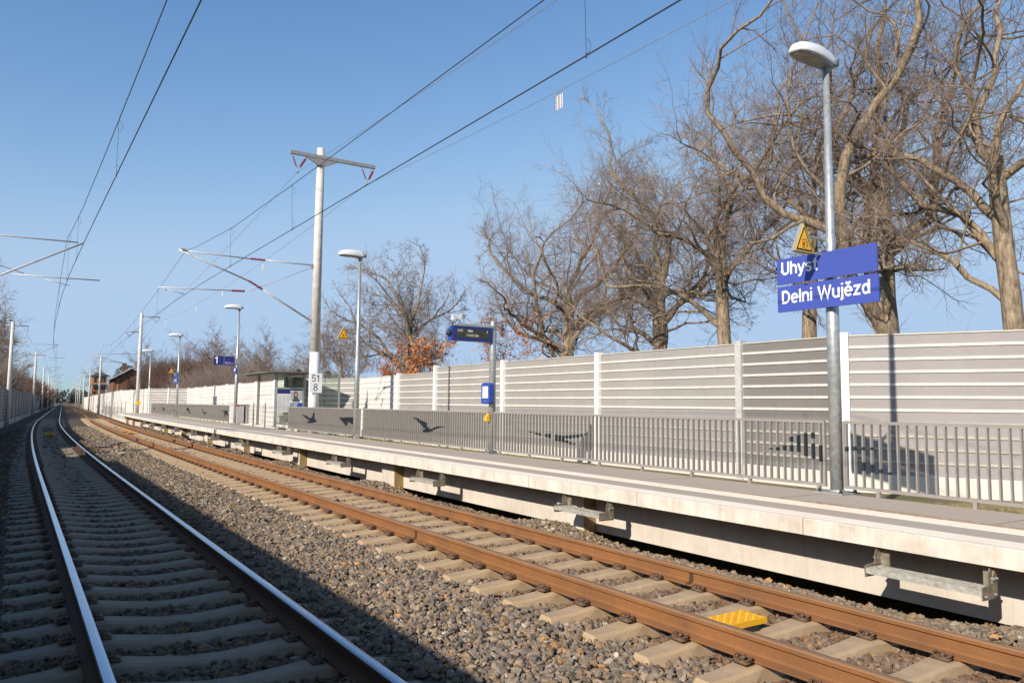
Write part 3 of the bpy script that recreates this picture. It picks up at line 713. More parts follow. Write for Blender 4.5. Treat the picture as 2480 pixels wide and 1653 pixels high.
# ------------------------------------------------------------------ text-carrying and lit things
def lamp(a, label, lower=.085, mid=2.55):
    t = thing('platform_lamp', a, 4.1, .49, label, 'lamp post', 'lamp posts along the platform')
    mb = MB(); mb.lathe((0, 0, 0), [(lower, .02), (lower, mid), (lower*.80, mid+.06), (.068, mid+.2), (.042, 5.95)], 'galv', 20); mb.build('pole', t, True)
    mb = MB(); mb.box((0, 0, .01), (.42, .42, .02), 'galv_dull'); mb.lathe((0, 0, .02), [(lower+.02, 0), (lower+.012, .03)], 'galv_dull', 16)
    bp = mb.build('base_plate', t)
    for sx in (-1, 1):
        for sy in (-1, 1):
            q = MB(); q.lathe((sx*.16, sy*.16, .02), [(.025, 0), (.025, .02), (.014, .03), (.014, .045)], 'black_metal', 8); q.build('bolt', bp)
    # flat cobra style head reaching towards the track
    prof = [(-.75, .03, .006), (-.71, .10, .05), (-.60, .14, .08), (-.42, .155, .10), (-.22, .145, .11), (-.05, .115, .105), (.06, .10, .095), (.13, .09, .08)]
    hd = MB(); vs = []; ns = 12
    for (x, hw, th) in prof:
        for k in range(ns):
            q = PI*k/(ns-1); vs.append((x, hw*math.cos(q), 6.0+th*math.sin(q)*1.9))
        vs.append((x, -hw*.97, 5.985)); vs.append((x, hw*.97, 5.985))
    m = ns+2; fs = [(i*m+j, i*m+(j+1) % m, (i+1)*m+(j+1) % m, (i+1)*m+j) for i in range(len(prof)-1) for j in range(m)]+[tuple(range(m))[::-1], tuple(range((len(prof)-1)*m, len(prof)*m))]
    hd.add(vs, fs, 'lamp_white'); h = hd.build('lamp_head', t, True)
    b = MB(); b.add([(x, sgn*hw*.86, z) for (x, hw, z) in ((-.70, .09, 5.975), (-.5, .155, 5.965), (-.28, .15, 5.965), (-.12, .12, 5.95), (.06, .08, 5.93)) for sgn in (-1, 1)]+[(x, sgn*hw*.9, 5.99) for (x, hw) in ((-.70, .09), (-.5, .155), (-.28, .15), (-.12, .12), (.06, .08)) for sgn in (-1, 1)],
      [(0, 2, 3, 1), (2, 4, 5, 3), (4, 6, 7, 5), (6, 8, 9, 7)]+[(i, i+10, i+12, i+2) for i in (0, 2, 4, 6)]+[(i+1, i+3, i+13, i+11) for i in (0, 2, 4, 6)]+[(0, 1, 11, 10), (8, 18, 19, 9)], 'lamp_grey'); df = b.build('diffuser', t)
    b = MB(); b.add([(-.46+.24*math.cos(2*PI*k/20), .105*math.sin(2*PI*k/20), 5.952) for k in range(20)]+[(-.46+.26*math.cos(2*PI*k/20), .12*math.sin(2*PI*k/20), 5.975) for k in range(20)], [tuple(range(20))[::-1]]+[(k, (k+1) % 20, 20+(k+1) % 20, 20+k) for k in range(20)], 'lamp_lens'); b.build('lens', df)
    b = MB(); b.lathe((.02, 0, 5.86), [(.055, 0), (.062, .12)], 'lamp_grey', 12); b.box((.14, 0, 6.035), (.10, .17, .11), 'lamp_grey'); b.build('socket', t, True)
    return t
def tri_sign(a, label, du=-.60, h=3.20, s=.20):
    t = thing('warning_sign', a, 4.1, .49, label, 'warning sign', 'yellow triangle warning signs')
    # face looks back along the line towards the camera (-y)
    def tri(k): return [(du-s*k, h+.03+(1-k)*.12), (du+s*k, h+.03+(1-k)*.12), (du, h+.38*k+.03+(1-k)*.12)]
    b = MB(); b.prism(tri(1.06), 1, .0, .06, 'galv_dull'); b.build('back_box', t)
    b = MB(); b.prism(tri(1.0), 1, -.006, .0, 'sign_yellow'); b.build('yellow_rim', t)
    b = MB(); b.prism(tri(.88), 1, -.009, -.0062, 'black_metal'); b.build('black_border', t)
    b = MB(); b.prism(tri(.70), 1, -.012, -.0092, 'sign_yellow'); fc = b.build('face', t)
    zb = h+.07
    b = MB(); b.box((du-.025, -.0135, zb+.085), (.055, .003, .085), 'sign_red'); b.box((du-.025, -.0155, zb+.10), (.04, .002, .022), 'sign_yellow'); b.box((du-.025, -.0135, zb+.022), (.045, .003, .012), 'black_metal')
    b.box((du+.035, -.0135, zb+.018), (.008, .003, .035), 'sign_red'); b.box((du+.047, -.0135, zb+.037), (.03, .003, .007), 'sign_red'); b.build('train_symbol', fc)
    b = MB(); b.tube([(du+.03, -.014, zb+.12), (du+.045, -.014, zb+.09), (du+.055, -.014, zb+.06), (du+.075, -.014, zb+.045)], .004, 'black_metal', 5); b.tube([(du+.033, -.014, zb+.10), (du+.06, -.014, zb+.105)], .0035, 'black_metal', 5)
    b.tube([(du+.055, -.014, zb+.06), (du+.045, -.014, zb+.045)], .0035, 'black_metal', 5); b.lathe((du+.024, -.014, zb+.13), [(.002, 0), (.008, .006), (.002, .012)], 'black_metal', 8); b.build('falling_figure', fc)
    b = MB()
    for z in (h+.05, h+.27): b.box((du/2+.02, .05, z), (abs(du)-.1, .035, .03), 'galv_dull')
    b.build('bracket', t)
    return t
lamp(6.16, 'tall galvanised lamp post carrying the blue station name boards'); lamp(23.45, 'lamp post with a white head between the name boards and the shelter, second nearest')
lamp(40.4, 'lamp post carrying the platform number 1 board'); lamp(60.2, 'lamp post with small blue boards near the far end of the platform'); lamp(80.3, 'farthest and smallest platform lamp post')
tri_sign(6.16, 'yellow triangle warning sign above the station name boards')
tri_sign(23.45, 'yellow triangle warning sign on the second lamp post', -.5)
tri_sign(60.2, 'tiny yellow triangle warning sign on the far lamp post', -.46)
# station name boards: readable from the track side (face towards -u)
def name_board(a0, a1, h0, h1, u, rows, label, lw, lh, grp='station name boards', dbl=True):
    ac = (a0+a1)/2; t = thing('name_board', ac, u, 0, label, 'station sign', grp); L = a1-a0
    b = MB(); b.box((0, 0, (h0+h1)/2), (.03, L, h1-h0), 'sign_blue'); b.build('board', t)
    for (s, x, z, w, hh, bold) in rows:
        tx = MB(); stroke_text(tx, s, 'letter_white', lambda X, Y, d: (-.0155-d, L/2-x-X, h0+z+Y), w, hh, .165); tx.build('lettering', t)
    b = MB()
    for z in (h0+.03, h1-.03): b.box((.03, 0, z), (.03, L+.02, .035), 'galv_dull')
    b.box((.045, 0, (h0+h1)/2), (.02, .06, h1-h0), 'galv_dull'); b.build('bracket', t)
    return t
name_board(5.395, 6.915, 3.40, 3.768, 3.94, [('Uhyst', .075, .135, .585, .185, .012)], 'blue station name board reading Uhyst', 0, 0)
name_board(5.385, 6.915, 3.0, 3.368, 3.94, [('Delni Wujězd', .075, .12, 1.345, .183, .012)], 'blue station name board reading Delni Wujězd', 0, 0)
name_board(59.4, 60.95, 3.43, 3.80, 3.94, [('Uhyst', .075, .135, .585, .185, .012)], 'small far blue name board, the upper one on its lamp post', 0, 0)
name_board(59.4, 60.95, 2.98, 3.38, 3.94, [('Delni Wujězd', .075, .12, 1.345, .183, .012)], 'small far blue name board, the lower one on its lamp post', 0, 0)
# platform number board (faces camera)
t = thing('platform_number_board', 40.4, 4.1, 0, 'dark blue board with a white number 1 hanging off its lamp post', 'sign')
b = MB(); b.box((-.915, 0, 3.745), (.49, .05, .46), 'dark_blue'); b.build('number_panel', t)
b = MB(); b.box((-.395, 0, 3.735), (.51, .05, .46), 'dark_blue'); b.build('direction_panel', t)
b = MB(); b.box((-.658, -.002, 3.745), (.018, .054, .44), 'galv'); b.build('divider', t)
b = MB(); b.box((0, -.02, 3.72), (.24, .2, .30), 'galv_dull'); b.build('clamp', t)
b = MB(); stroke_text(b, '1', 'letter_white', lambda X, Y, d: (-1.10+X, -.0255-d, 3.58+Y), .16, .36, .17); b.build('number', t)
b = MB(); add_text(b, 'Richtung', 'letter_white', lambda X, Y, d: (-.60+X, -.0255-d, 3.635+Y), width=.27, height=.05, bold=.01, ext=.002)
add_text(b, 'Hoyerswerda', 'letter_white', lambda X, Y, d: (-.60+X, -.0255-d, 3.565+Y), width=.40, height=.05, bold=.01, ext=.002); b.build('lettering', t)
t = thing('small_board', 40.4, 3.98, 0, 'small blue square board with a white and red symbol below the platform number', 'sign')
b = MB(); b.box((0, 0, 3.26), (.03, .80, .32), 'bright_blue'); b.build('board', t)
b = MB(); b.box((-.018, -.12, 3.29), (.005, .30, .09), 'letter_white'); b.box((-.018, -.26, 3.29), (.005, .05, .16), 'letter_white'); b.box((-.018, .02, 3.25), (.005, .05, .08), 'letter_white'); b.build('white_symbol', t)
b = MB(); b.tube([(-.018, .10, 3.16), (-.018, .10, 3.24), (-.018, .03, 3.33)], .016, 'sign_red', 5); b.build('red_arc', t)
# display
t = thing('display_post', 15.0, 4.1, .49, 'galvanised post carrying the train display, fatter below its bent neck', 'post')
b = MB(); b.lathe((0, 0, 0), [(.082, .02), (.078, 2.55), (.074, 2.75), (.062, 3.05), (.060, 3.10)], 'galv', 20); b.build('pole', t, True)
b = MB(); b.box((0, 0, .01), (.34, .34, .02), 'galv_dull')
for k in range(4): b.prism([(.075, .02), (.15, .02), (.075, .16)], 1, -.006, .006, 'galv') if k == 0 else None
bp = b.build('base_plate', t)
for sx in (-1, 1):
    for sy in (-1, 1):
        q = MB(); q.lathe((sx*.13, sy*.13, .02), [(.02, 0), (.02, .02), (.012, .03)], 'black_metal', 8); q.build('bolt', bp)
t = thing('train_display', 15.0, 4.1, .49, 'blue framed electronic display with two lines of dim text', 'display')
z0_ = 2.57
b = MB(); b.box((-.59, 0, 2.755), (1.05, .17, .33), 'dark_blue'); b.box((-1.14, .01, 2.735), (.055, .15, .29), 'bright_blue'); b.build('housing', t)
b = MB(); b.box((-.59, -.088, 2.76), (.87, .006, .205), 'screen'); scn = b.build('screen', t)
b = MB()
for (s, x, z, w) in (('12:55', -1.00, 2.795, .13), ('RB64', -.73, 2.795, .13), ('11:16:31 Uhr', -.76, 2.695, .32), ('1', -.22, 2.795, .012)):
    add_text(b, s, 'text_glow', lambda X, Y, d: (x+X, -.0915-d, z+Y), width=w, height=.056, bold=.0, ext=.001)
b.build('lettering', scn)
b = MB(); b.box((-.56, 0, 2.955), (1.06, .19, .055), 'galv')
for i in range(26): b.tube([(-.95+i*.036, 0, 2.98), (-.95+i*.036, 0, 3.03)], .0016, 'wire_light', 4)
b.build('top_beam', t)
b = MB(); b.lathe((-1.19, -.02, 2.755), [(.01, -.075), (.055, -.05), (.07, 0), (.055, .05), (.01, .07)], 'black_metal', 14); b.box((-1.06, 0, 2.96), (.07, .07, .09), 'black_metal'); b.build('speaker_ball', t, True)
t = thing('security_camera', 15.0, 4.1, .49, 'white security camera on top of the train display', 'camera')
b = MB(); b.prism([(-1.10, 3.07), (-1.10, 3.16), (-1.07, 3.185), (-.88, 3.20), (-.86, 3.19), (-.88, 3.085)], 1, -.055, .055, 'lamp_white'); b.build('housing', t)
b = MB(); b.prism([(-.88, 3.09), (-.88, 3.20), (-.74, 3.19), (-.76, 3.17), (-.80, 3.10)], 1, -.05, .05, 'lamp_grey'); b.prism([(-.90, 3.195), (-.90, 3.207), (-.73, 3.198), (-.73, 3.188)], 1, -.06, .06, 'lamp_white'); b.build('sunshade', t)
b = MB(); b.tube([(-.98, 0, 2.98), (-.98, 0, 3.08)], .02, 'lamp_white', 8); b.tube([(-.93, 0, 3.09), (-.86, .02, 2.99)], .008, 'black_metal', 6); b.build('stand', t)
# info box and yellow handset on the display post
t = thing('information_box', 15.0, 4.1, .49, 'blue information box with a white notice on the display post', 'information box')
b = MB(); pr = [(-.20, 1.19), (-.20, 1.60), (-.14, 1.64), (.0, 1.65), (.13, 1.64), (.17, 1.60), (.17, 1.19), (.12, 1.155), (-.14, 1.15)]
b.prism([(y, z) for y, z in pr], 0, -.20, -.085, 'bright_blue'); b.build('case', t)
b = MB(); b.box((-.203, -.015, 1.425), (.006, .235, .27), 'letter_white'); b.build('notice', t)
b = MB()
for k in (-1, 0, 1): b.box((-.203, -.015+k*.06, 1.225), (.006, .022, .022), 'galv')
b.build('buttons', t); b = MB(); b.box((-.083, 0, 1.40), (.01, .30, .42), 'galv_dull'); b.build('back_plate', t)
t = thing('emergency_handle', 15.0, 4.1, .49, 'small curved yellow box low on the display post', 'handle')
b = MB(); b.prism([(-.19, .76), (-.16, .75), (-.09, .75), (-.09, .93), (-.12, .93), (-.17, .87)], 1, -.05, .05, 'yellow'); b.build('cover', t); b = MB(); b.box((-.085, 0, .84), (.01, .09, .16), 'black_metal'); b.build('back_plate', t)

# ------------------------------------------------------------------ shelter
t = thing('platform_shelter', 37.6, 5.0, .49, 'glass and metal waiting shelter with a flat roof behind the number sign mast', 'shelter')
def SH(a, u, z): return (u-5.0, a-37.6, z-.49)
b = MB()
for (z, m, u0, u1, a0, a1) in ((3.06, 'shelter_roof', 4.35, 6.75, 35.3, 40.25),):
    b.box(SH((a0+a1)/2, (u0+u1)/2, z), (u1-u0, a1-a0, .05), m, ry=-.02); b.box(SH((a0+a1)/2, (u0+u1)/2, z-.05), (u1-u0-.3, a1-a0-.3, .05), m, ry=-.02)
b.build('roof', t)
for (a, u) in ((36.0, 4.95), (36.0, 6.3), (39.25, 4.95), (39.25, 6.3)):
    b = MB(); b.box(SH(a, u, 1.74), (.12, .10, 2.50), 'shelter_frame'); b.box(SH(a, u, .50), (.34, .22, .02), 'black_metal'); b.build('post', t)
def glasspane(a0, a1, u0, u1, z0_, z1, nm='glass_panel', stripes=0, fr='shelter_frame'):
    g = MB(); ln = abs(a1-a0) if abs(a1-a0) > abs(u1-u0) else abs(u1-u0); along = abs(a1-a0) > abs(u1-u0)
    c = SH((a0+a1)/2, (u0+u1)/2, (z0_+z1)/2); g.box(c, (.012, ln, z1-z0_) if along else (ln, .012, z1-z0_), 'glass'); p = g.build(nm, t)
    f = MB()
    for z in (z0_, z1): f.box(SH((a0+a1)/2, (u0+u1)/2, z), (.05, ln, .04) if along else (ln, .05, .04), fr)
    f.build('frame', p)
    if stripes:
        f = MB()
        for k in range(stripes):
            z = z0_+.1+(z1-z0_-.2)*k/(stripes-1); f.box(SH((a0+a1)/2-(0 if along else .009), (u0+u1)/2-(.009 if along else 0), z), (.004, ln-.08, .012) if along else (ln-.08, .004, .012), 'letter_white')
        f.build('stripes', p)
glasspane(36.0, 36.0, 5.02, 6.24, .62, 2.86, stripes=0); glasspane(36.1, 39.2, 6.32, 6.32, .62, 2.86, stripes=22)
for u in (5.46, 5.88):
    b = MB(); b.box(SH(36.03, u, 2.6), (.11, .03, .52), 'roof_slate'); b.build('glazing_bar', t)
# slatted bench seen through the glass
b = MB()
for k in range(4): b.box(SH(37.7, 5.9+k*.09, .95), (.06, 2.6, .03), 'shelter_frame')
for a in (36.7, 38.7): b.box(SH(a, 6.05, .72), (.3, .05, .44), 'shelter_frame')
b.build('bench', t)
# lower striped panel of the side wall
b = MB()
for k in range(12): b.box(SH(35.97, 5.28, .66+k*.04), (.50, .006, .016), ('needle_green' if False else 'railing_grey'))
b.box(SH(35.965, 5.42, 1.08), (.25, .006, .10), 'brick_red'); b.build('slatted_strip', t)
t = thing('notice_case', 36.0, 5.0, .49, 'framed case with a timetable and a poster on the side of the shelter', 'notice case')
b = MB(); b.box((.60, -.07, 1.27), (1.32, .06, 1.16), 'galv'); b.build('frame', t)
b = MB(); b.box((.595, -.103, 1.66), (1.2, .006, .22), 'dark_blue'); b.build('header', t)
b = MB(); b.box((.30, -.103, 1.12), (.60, .006, .86), 'lamp_white')
for i in range(14):
    for j in range(3): b.box((.12+j*.19, -.107, .78+i*.052), (.13, .003, .012), 'galv_dull')
b.build('timetable', t)
b = MB(); b.box((.895, -.103, 1.23), (.585, .006, .95), 'letter_white'); ps = b.build('poster', t)
b = MB(); b.box((.895, -.108, .945), (.57, .005, .37), 'bright_blue'); b.box((.895, -.108, 1.46), (.57, .005, .44), 'zinc'); b.box((1.02, -.112, .87), (.24, .004, .12), 'lime_print')
for k in range(4): b.box((.80, -.112, 1.09-k*.07), (.34-.04*k, .004, .026), 'letter_white')
b.build('poster_blocks', ps)
# portrait on the poster: a generic smiling woman with long brown hair
def disc(b, cx, cz, rx, rz_, y, m, n=20): b.add([(cx+rx*math.cos(2*PI*k/n), y, cz+rz_*math.sin(2*PI*k/n)) for k in range(n)], [tuple(range(n))], m)
b = MB(); disc(b, .86, 1.52, .105, .15, -.1125, 'clip_rust'); b.prism([(.76, 1.25), (.96, 1.25), (.955, 1.5), (.77, 1.5)], 1, -.1125, -.112, 'clip_rust'); b.build('portrait_hair', ps)
simple('skin_print', (.62, .36, .25), .6, 0, .05, 5)
b = MB(); disc(b, .865, 1.50, .06, .085, -.1145, 'skin_print'); disc(b, .865, 1.465, .025, .008, -.1155, 'letter_white', 10); b.build('portrait_face', ps)
b = MB(); b.prism([(.70, 1.17), (.73, 1.30), (.82, 1.38), (.92, 1.38), (1.04, 1.28), (1.06, 1.17)], 1, -.1135, -.1128, 'roof_slate'); b.build('portrait_shoulders', ps)
# free glass windscreen
t = thing('glass_windscreen', 33.6, 6.5, .0, 'tall striped glass windscreen on posts between the mast and the noise wall', 'windscreen')
b = MB(); b.box((0, 0, 1.85), (1.3, .012, 2.3), 'glass'); p = b.build('glass_panel', t)
b = MB()
for k in range(20): b.box((0, -.009, .8+k*.112), (1.25, .004, .018), 'galv_dull')
for k in range(30): b.box((0, -.012, .8+k*.07), (.05, .004, .03), 'dark_blue')
b.build('stripes', p)
for x in (-.68, .68):
    b = MB(); b.box((x, 0, 1.6), (.08, .09, 3.15), 'galv_dull'); b.build('post', t)
# grit bin
t = thing('grit_bin', 40.9, 4.35, .49, 'grey metal box cabinet at the foot of the lamp post with the number 1 board', 'cabinet')
b = MB(); b.box((.10, .1, .50), (.62, 1.5, .96), 'bin_grey'); b.build('body', t)
b = MB(); b.box((.10, .1, 1.0), (.66, 1.56, .03), 'galv_dull'); b.build('lid', t)
b = MB(); b.box((.18, -.654, .50), (.07, .012, .86), 'black_metal'); b.box((.32, -.654, .50), (.02, .012, .86), 'galv_dull'); b.build('slot', t)
b = MB(); b.box((-.18, -.655, .95), (.14, .01, .07), 'sign_red'); b.build('red_sticker', t)
# wire mesh fence
def mesh_fence(a0, a1, u, label, h0=.55, h1=1.45):
    t = thing('mesh_fence', a0, u, 0, label, 'fence', 'wire mesh fences')
    iv = (Matrix.Translation(t.location) @ Matrix.Rotation(t.rotation_euler.z, 4, 'Z')).inverted()
    b = MB(); a = a0
    while a < a1: b.tube([W(a, u, h0), W(a, u, h1)], .006, 'railing_grey', 4); a += .28 if a0 < 60 else .6
    for z in (h0, h0+.2, h0+.42, h0+.65, h1): b.tube([W(q, u, z) for q in np.arange(a0, a1+.5, 1.5)], .008, 'railing_grey', 4)
    b.v = [tuple(iv @ Vector(p)) for p in b.v]; b.build('wire_mesh', t)
    b = MB(); a = a0
    while a < a1+.2: b.box(W(a, u+.03, .9), (.05, .05, 1.4), 'railing_grey', rz=yaw(a)); a += 2.4 if a0 < 60 else 6
    b.v = [tuple(iv @ Vector(p)) for p in b.v]; b.build('posts', t)
mesh_fence(31.2, 35.8, 4.3, 'dark wire mesh fence left of the near railing, in front of the shelter side')
mesh_fence(38.9, 43.0, 5.2, 'dark wire mesh fence between the shelter and the grey cabinet')
mesh_fence(82.5, 128.0, 2.25, 'long low wire mesh fence beyond the end of the platform', -.1, 1.0)

# ------------------------------------------------------------------ noise barriers
def barrier(segs, label, face='panel_near'):
    """segs: list of ((a0,u0),(a1,u1),top,bot,n_bays,panel_mat,rib_mat,base_h,side,posts)"""
    (p0, p1) = segs[0][0], segs[0][1]
    t = thing('noise_barrier', p0[0], p0[1], 0, label, 'noise barrier')
    iv = (Matrix.Translation(t.location) @ Matrix.Rotation(t.rotation_euler.z, 4, 'Z')).inverted()
    for (q0, q1, top, bot, bays, pm_, rm_, base, side, step) in segs:
        P0, P1 = W(q0[0], q0[1], 0), W(q1[0], q1[1], 0); L = (Vector((P1.x-P0.x, P1.y-P0.y))).length; nseg = max(1, round(L/step))
        for i in range(nseg):
            f0, f1 = i/nseg, (i+1)/nseg
            A = (q0[0]+(q1[0]-q0[0])*f0, q0[1]+(q1[1]-q0[1])*f0); B = (q0[0]+(q1[0]-q0[0])*f1, q0[1]+(q1[1]-q0[1])*f1)
            a_, b_ = W(A[0], A[1], 0), W(B[0], B[1], 0); d = (b_-a_); d.z = 0; l = d.length; d.normalize(); n = Vector((d.y, -d.x, 0))
            if (n.x*U[0]+n.y*U[1])*side > 0: n = -n          # n looks towards the tracks
            za, zb = a_.z, b_.z; mb = MB(); uo = random.random()*3
            def q(h0, o0, h1, o1, m, uv=True):
                s0, s1 = a_+n*o0, a_+n*o1; e0, e1 = b_+n*o0, b_+n*o1
                vs = [(s0.x, s0.y, za+h0), (e0.x, e0.y, zb+h0), (e1.x, e1.y, zb+h1), (s1.x, s1.y, za+h1)]
                mb.add(vs, [(0, 1, 2, 3)], m, [[(uo, h0), (uo+l, h0), (uo+l, h1), (uo, h1)]])
            rib0 = rm_; bh = (top-bot)/bays; rw = .044
            for k in range(bays):
                z_0 = bot+k*bh; z_1 = z_0+bh
                q(z_0+(rw/2 if k else 0), 0, z_1-rw/2-.012, 0, pm_)
                rm_ = rib0 if (k > 3 or side < 0 or q0[0] > 27) else 'panel_rib_low'
                q(z_1-rw/2-.012, 0, z_1-rw/2, .028, rm_); q(z_1-rw/2, .028, z_1+rw/2*(k < bays-1), .028, rm_)
                if k < bays-1: q(z_1+rw/2, .028, z_1+rw/2+.008, 0, rm_)
            rm_ = rib0; q(top, .035, top, -.12, rm_); q(bot, -.12, top, -.12, pm_)
            q(bot-.03, .02, bot, .02, rm_)
            mb.v = [tuple(iv @ Vector(p)) for p in mb.v]; mb.build('barrier_panel', t)
            # concrete base board
            if base is not None:
                mb = MB(); 
                for (h0, o0, h1, o1) in ((base, .05, bot-.012, .05), (bot-.012, .05, bot-.012, -.14), (bot-.012, -.14, base, -.14)):
                    q(h0, o0, h1, o1, 'base_concrete')
                mb.v = [tuple(iv @ Vector(p)) for p in mb.v]; mb.build('base_board', t)
            ang = math.atan2(d.y, d.x)
            for e, (pp, zz) in enumerate(((a_, za), (b_, zb))):
                if e == 1 and i < nseg-1: continue
                mb = MB(); w = .17 if side > 0 and q0[0] < 40 else .12
                c = pp+n*.0; mb.box((c.x, c.y, zz+(top+.05+base-.0)/2 if base is not None else zz+top/2), (w, .19, top+.05-(base or 0)), 'white_paint' if side > 0 else 'galv_dull', rz=ang)
                mb.v = [tuple(iv @ Vector(p)) for p in mb.v]; mb.build('post', t)
    return t
N = 'panel_near'; F_ = 'panel_frontal'; O_ = 'panel_oblique'; RB = 'panel_rib'
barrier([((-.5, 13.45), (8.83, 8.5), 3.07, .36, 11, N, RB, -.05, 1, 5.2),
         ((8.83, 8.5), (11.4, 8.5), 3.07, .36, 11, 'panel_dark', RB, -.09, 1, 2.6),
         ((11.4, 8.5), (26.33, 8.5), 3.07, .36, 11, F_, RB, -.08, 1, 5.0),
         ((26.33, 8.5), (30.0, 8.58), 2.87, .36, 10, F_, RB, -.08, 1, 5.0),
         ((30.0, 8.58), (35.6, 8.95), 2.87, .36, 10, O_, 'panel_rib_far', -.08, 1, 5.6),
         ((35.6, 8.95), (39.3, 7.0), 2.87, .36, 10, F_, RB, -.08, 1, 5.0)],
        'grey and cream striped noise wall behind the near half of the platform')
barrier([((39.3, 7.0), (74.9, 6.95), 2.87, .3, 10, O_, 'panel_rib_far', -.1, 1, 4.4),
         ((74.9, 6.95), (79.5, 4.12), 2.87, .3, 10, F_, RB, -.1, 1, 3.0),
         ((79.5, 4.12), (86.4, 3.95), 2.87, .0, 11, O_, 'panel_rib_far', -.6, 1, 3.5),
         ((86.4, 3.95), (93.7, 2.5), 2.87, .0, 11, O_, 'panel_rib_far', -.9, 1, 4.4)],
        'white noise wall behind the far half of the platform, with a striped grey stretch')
barrier([((93.7, 2.5), (260, 2.6), 2.87, .0, 11, O_, 'panel_rib_far', -.95, 1, 5.0)], 'long pale noise wall close to the rusty track beyond the platform')
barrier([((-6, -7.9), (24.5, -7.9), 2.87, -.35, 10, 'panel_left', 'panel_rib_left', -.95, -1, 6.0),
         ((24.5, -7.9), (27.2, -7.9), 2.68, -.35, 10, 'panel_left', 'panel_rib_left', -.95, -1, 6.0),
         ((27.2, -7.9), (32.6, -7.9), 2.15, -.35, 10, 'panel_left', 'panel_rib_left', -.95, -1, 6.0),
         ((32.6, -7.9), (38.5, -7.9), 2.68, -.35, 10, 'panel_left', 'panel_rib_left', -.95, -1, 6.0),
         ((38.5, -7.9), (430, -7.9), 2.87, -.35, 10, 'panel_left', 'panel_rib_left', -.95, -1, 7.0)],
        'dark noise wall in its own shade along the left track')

# ------------------------------------------------------------------ masts and wires
def mast(a, u, top, label, r0=.20, r1=.145, paint=None, base=-.1, dull=False):
    t = thing('catenary_mast', a, u, base, label, 'mast', 'round concrete masts along the line')
    b = MB(); H = top-base
    if paint:
        rr = lambda z: r0+(r1-r0)*z/H
        z1, z2 = paint[0]-base, paint[1]-base
        b.lathe((0, 0, 0), [(rr(0), 0), (rr(z1), z1)], 'mast_concrete', 20); b.lathe((0, 0, 0), [(rr(z2), z2), (rr(H), H)], 'mast_concrete', 20)
        b.build('shaft', t, True); p = MB(); p.lathe((0, 0, 0), [(rr(z1)+.002, z1), (rr(z2)+.002, z2)], 'white_paint', 20); p.build('painted_band', t, True)
    else: b.lathe((0, 0, 0), [(r0, 0), (r1, H)], 'mast_concrete', 14); b.build('shaft', t, True)
    return t
def insul(b, p, q, r=.05, n=7):
    p, q = Vector(p), Vector(q); b.tube([p, q], r*.45, 'red_ceramic', 6)
    for i in range(n): c = p+(q-p)*((i+.5)/n); d = (q-p).normalized()*.012; b.tube([c-d, c+d], r, 'red_ceramic', 8)
def rod(t, pts, r, m, nm='tube', sides=8):
    b = MB(); b.tube(pts, r, m, sides); return b.build(nm, t, True)
# main mast
MA, MU = 29.2, 4.56
t = mast(MA, MU, 11.9, 'tall round mast with white painted foot bearing the 51 8 plate', .205, .15, (.15, 3.62), 0)
def cantilever(t, mu, s, base, L=None, k=1):
    """arm reaching towards -x*s ... coordinates (u, h) in frame, converted to local"""
    c = lambda u, h, y=0: (u-mu, y, h-base)
    return c
c = lambda u, h, y=0: (u-MU, y, h)
rod(t, [c(4.40, 7.09), c(2.5, 7.09)], .026, 'galv_arm', 'top_tube'); rod(t, [c(1.95, 7.08), c(-.40, 7.12)], .024, 'galv_arm', 'top_tube')
b = MB(); insul(b, c(2.5, 7.09), c(1.95, 7.085), .055); insul(b, c(2.75, 5.74+.16), c(3.02, 5.76)) if False else None; b.build('insulator', t)
rod(t, [c(4.36, 4.86), c(3.0, 5.63), c(2.3, 6.02)], .036, 'galv_arm', 'strut'); rod(t, [c(1.98, 6.2), c(-.60, 7.14)], .03, 'galv_arm', 'strut')
b = MB(); insul(b, c(2.42, 5.96), c(1.90, 6.24), .06); b.build('insulator', t)
rod(t, [c(-1.22, 5.70), c(1.35, 5.80)], .02, 'galv_arm', 'registration_tube'); b = MB(); insul(b, c(1.30, 5.80), c(1.78, 5.82), .055); b.build('insulator', t)
rod(t, [c(1.75, 5.82), c(2.05, 5.90), c(2.9, 6.30), c(4.34, 7.0)], .014, 'galv_arm', 'stay')
rod(t, [c(-.94, 5.66), c(-.33, 5.515)], .012, 'galv_arm', 'steady_arm'); rod(t, [c(-.97, 5.71), c(-.94, 5.60)], .018, 'galv_dull', 'bracket')
for q_, z_ in ((c(4.37, 7.05), .16), (c(4.36, 4.86), .12), (c(-.42, 7.15), .08)): b = MB(); b.box(q_, (.14, .10, z_), 'galv_dull'); b.build('bracket', t)
# cross arm with two V insulators
b = MB(); b.box(c(5.05, 11.47, -.20), (3.55, .11, .14), 'galv_dull'); b.prism([(-.75, 11.42), (.75, 11.42), (.18, 11.14), (-.18, 11.14)], 1, -.24, -.17, 'galv_dull'); b.build('cross_arm', t)
for (u0, u1, ub) in ((3.33, 3.92, 3.58), (6.22, 6.77, 6.48)):
    b = MB(); insul(b, c(u0+.05, 11.30, -.2), c(ub-.06, 10.93, -.2), .035); insul(b, c(u1-.03, 11.30, -.2), c(ub+.09, 10.93, -.2), .05)
    b.tube([c(u0, 11.40, -.2), c(u0+.05, 11.30, -.2)], .015, 'galv'); b.tube([c(u1, 11.40, -.2), c(u1-.03, 11.30, -.2)], .015, 'galv')
    b.tube([c(ub-.06, 10.93, -.2), c(ub, 10.86, -.2), c(ub, 10.72, -.2)], .018, 'galv'); b.tube([c(ub+.09, 10.93, -.2), c(ub, 10.86, -.2)], .015, 'galv'); b.box(c(ub, 10.71, -.2), (.08, .12, .06), 'galv'); b.build('v_insulator', t)
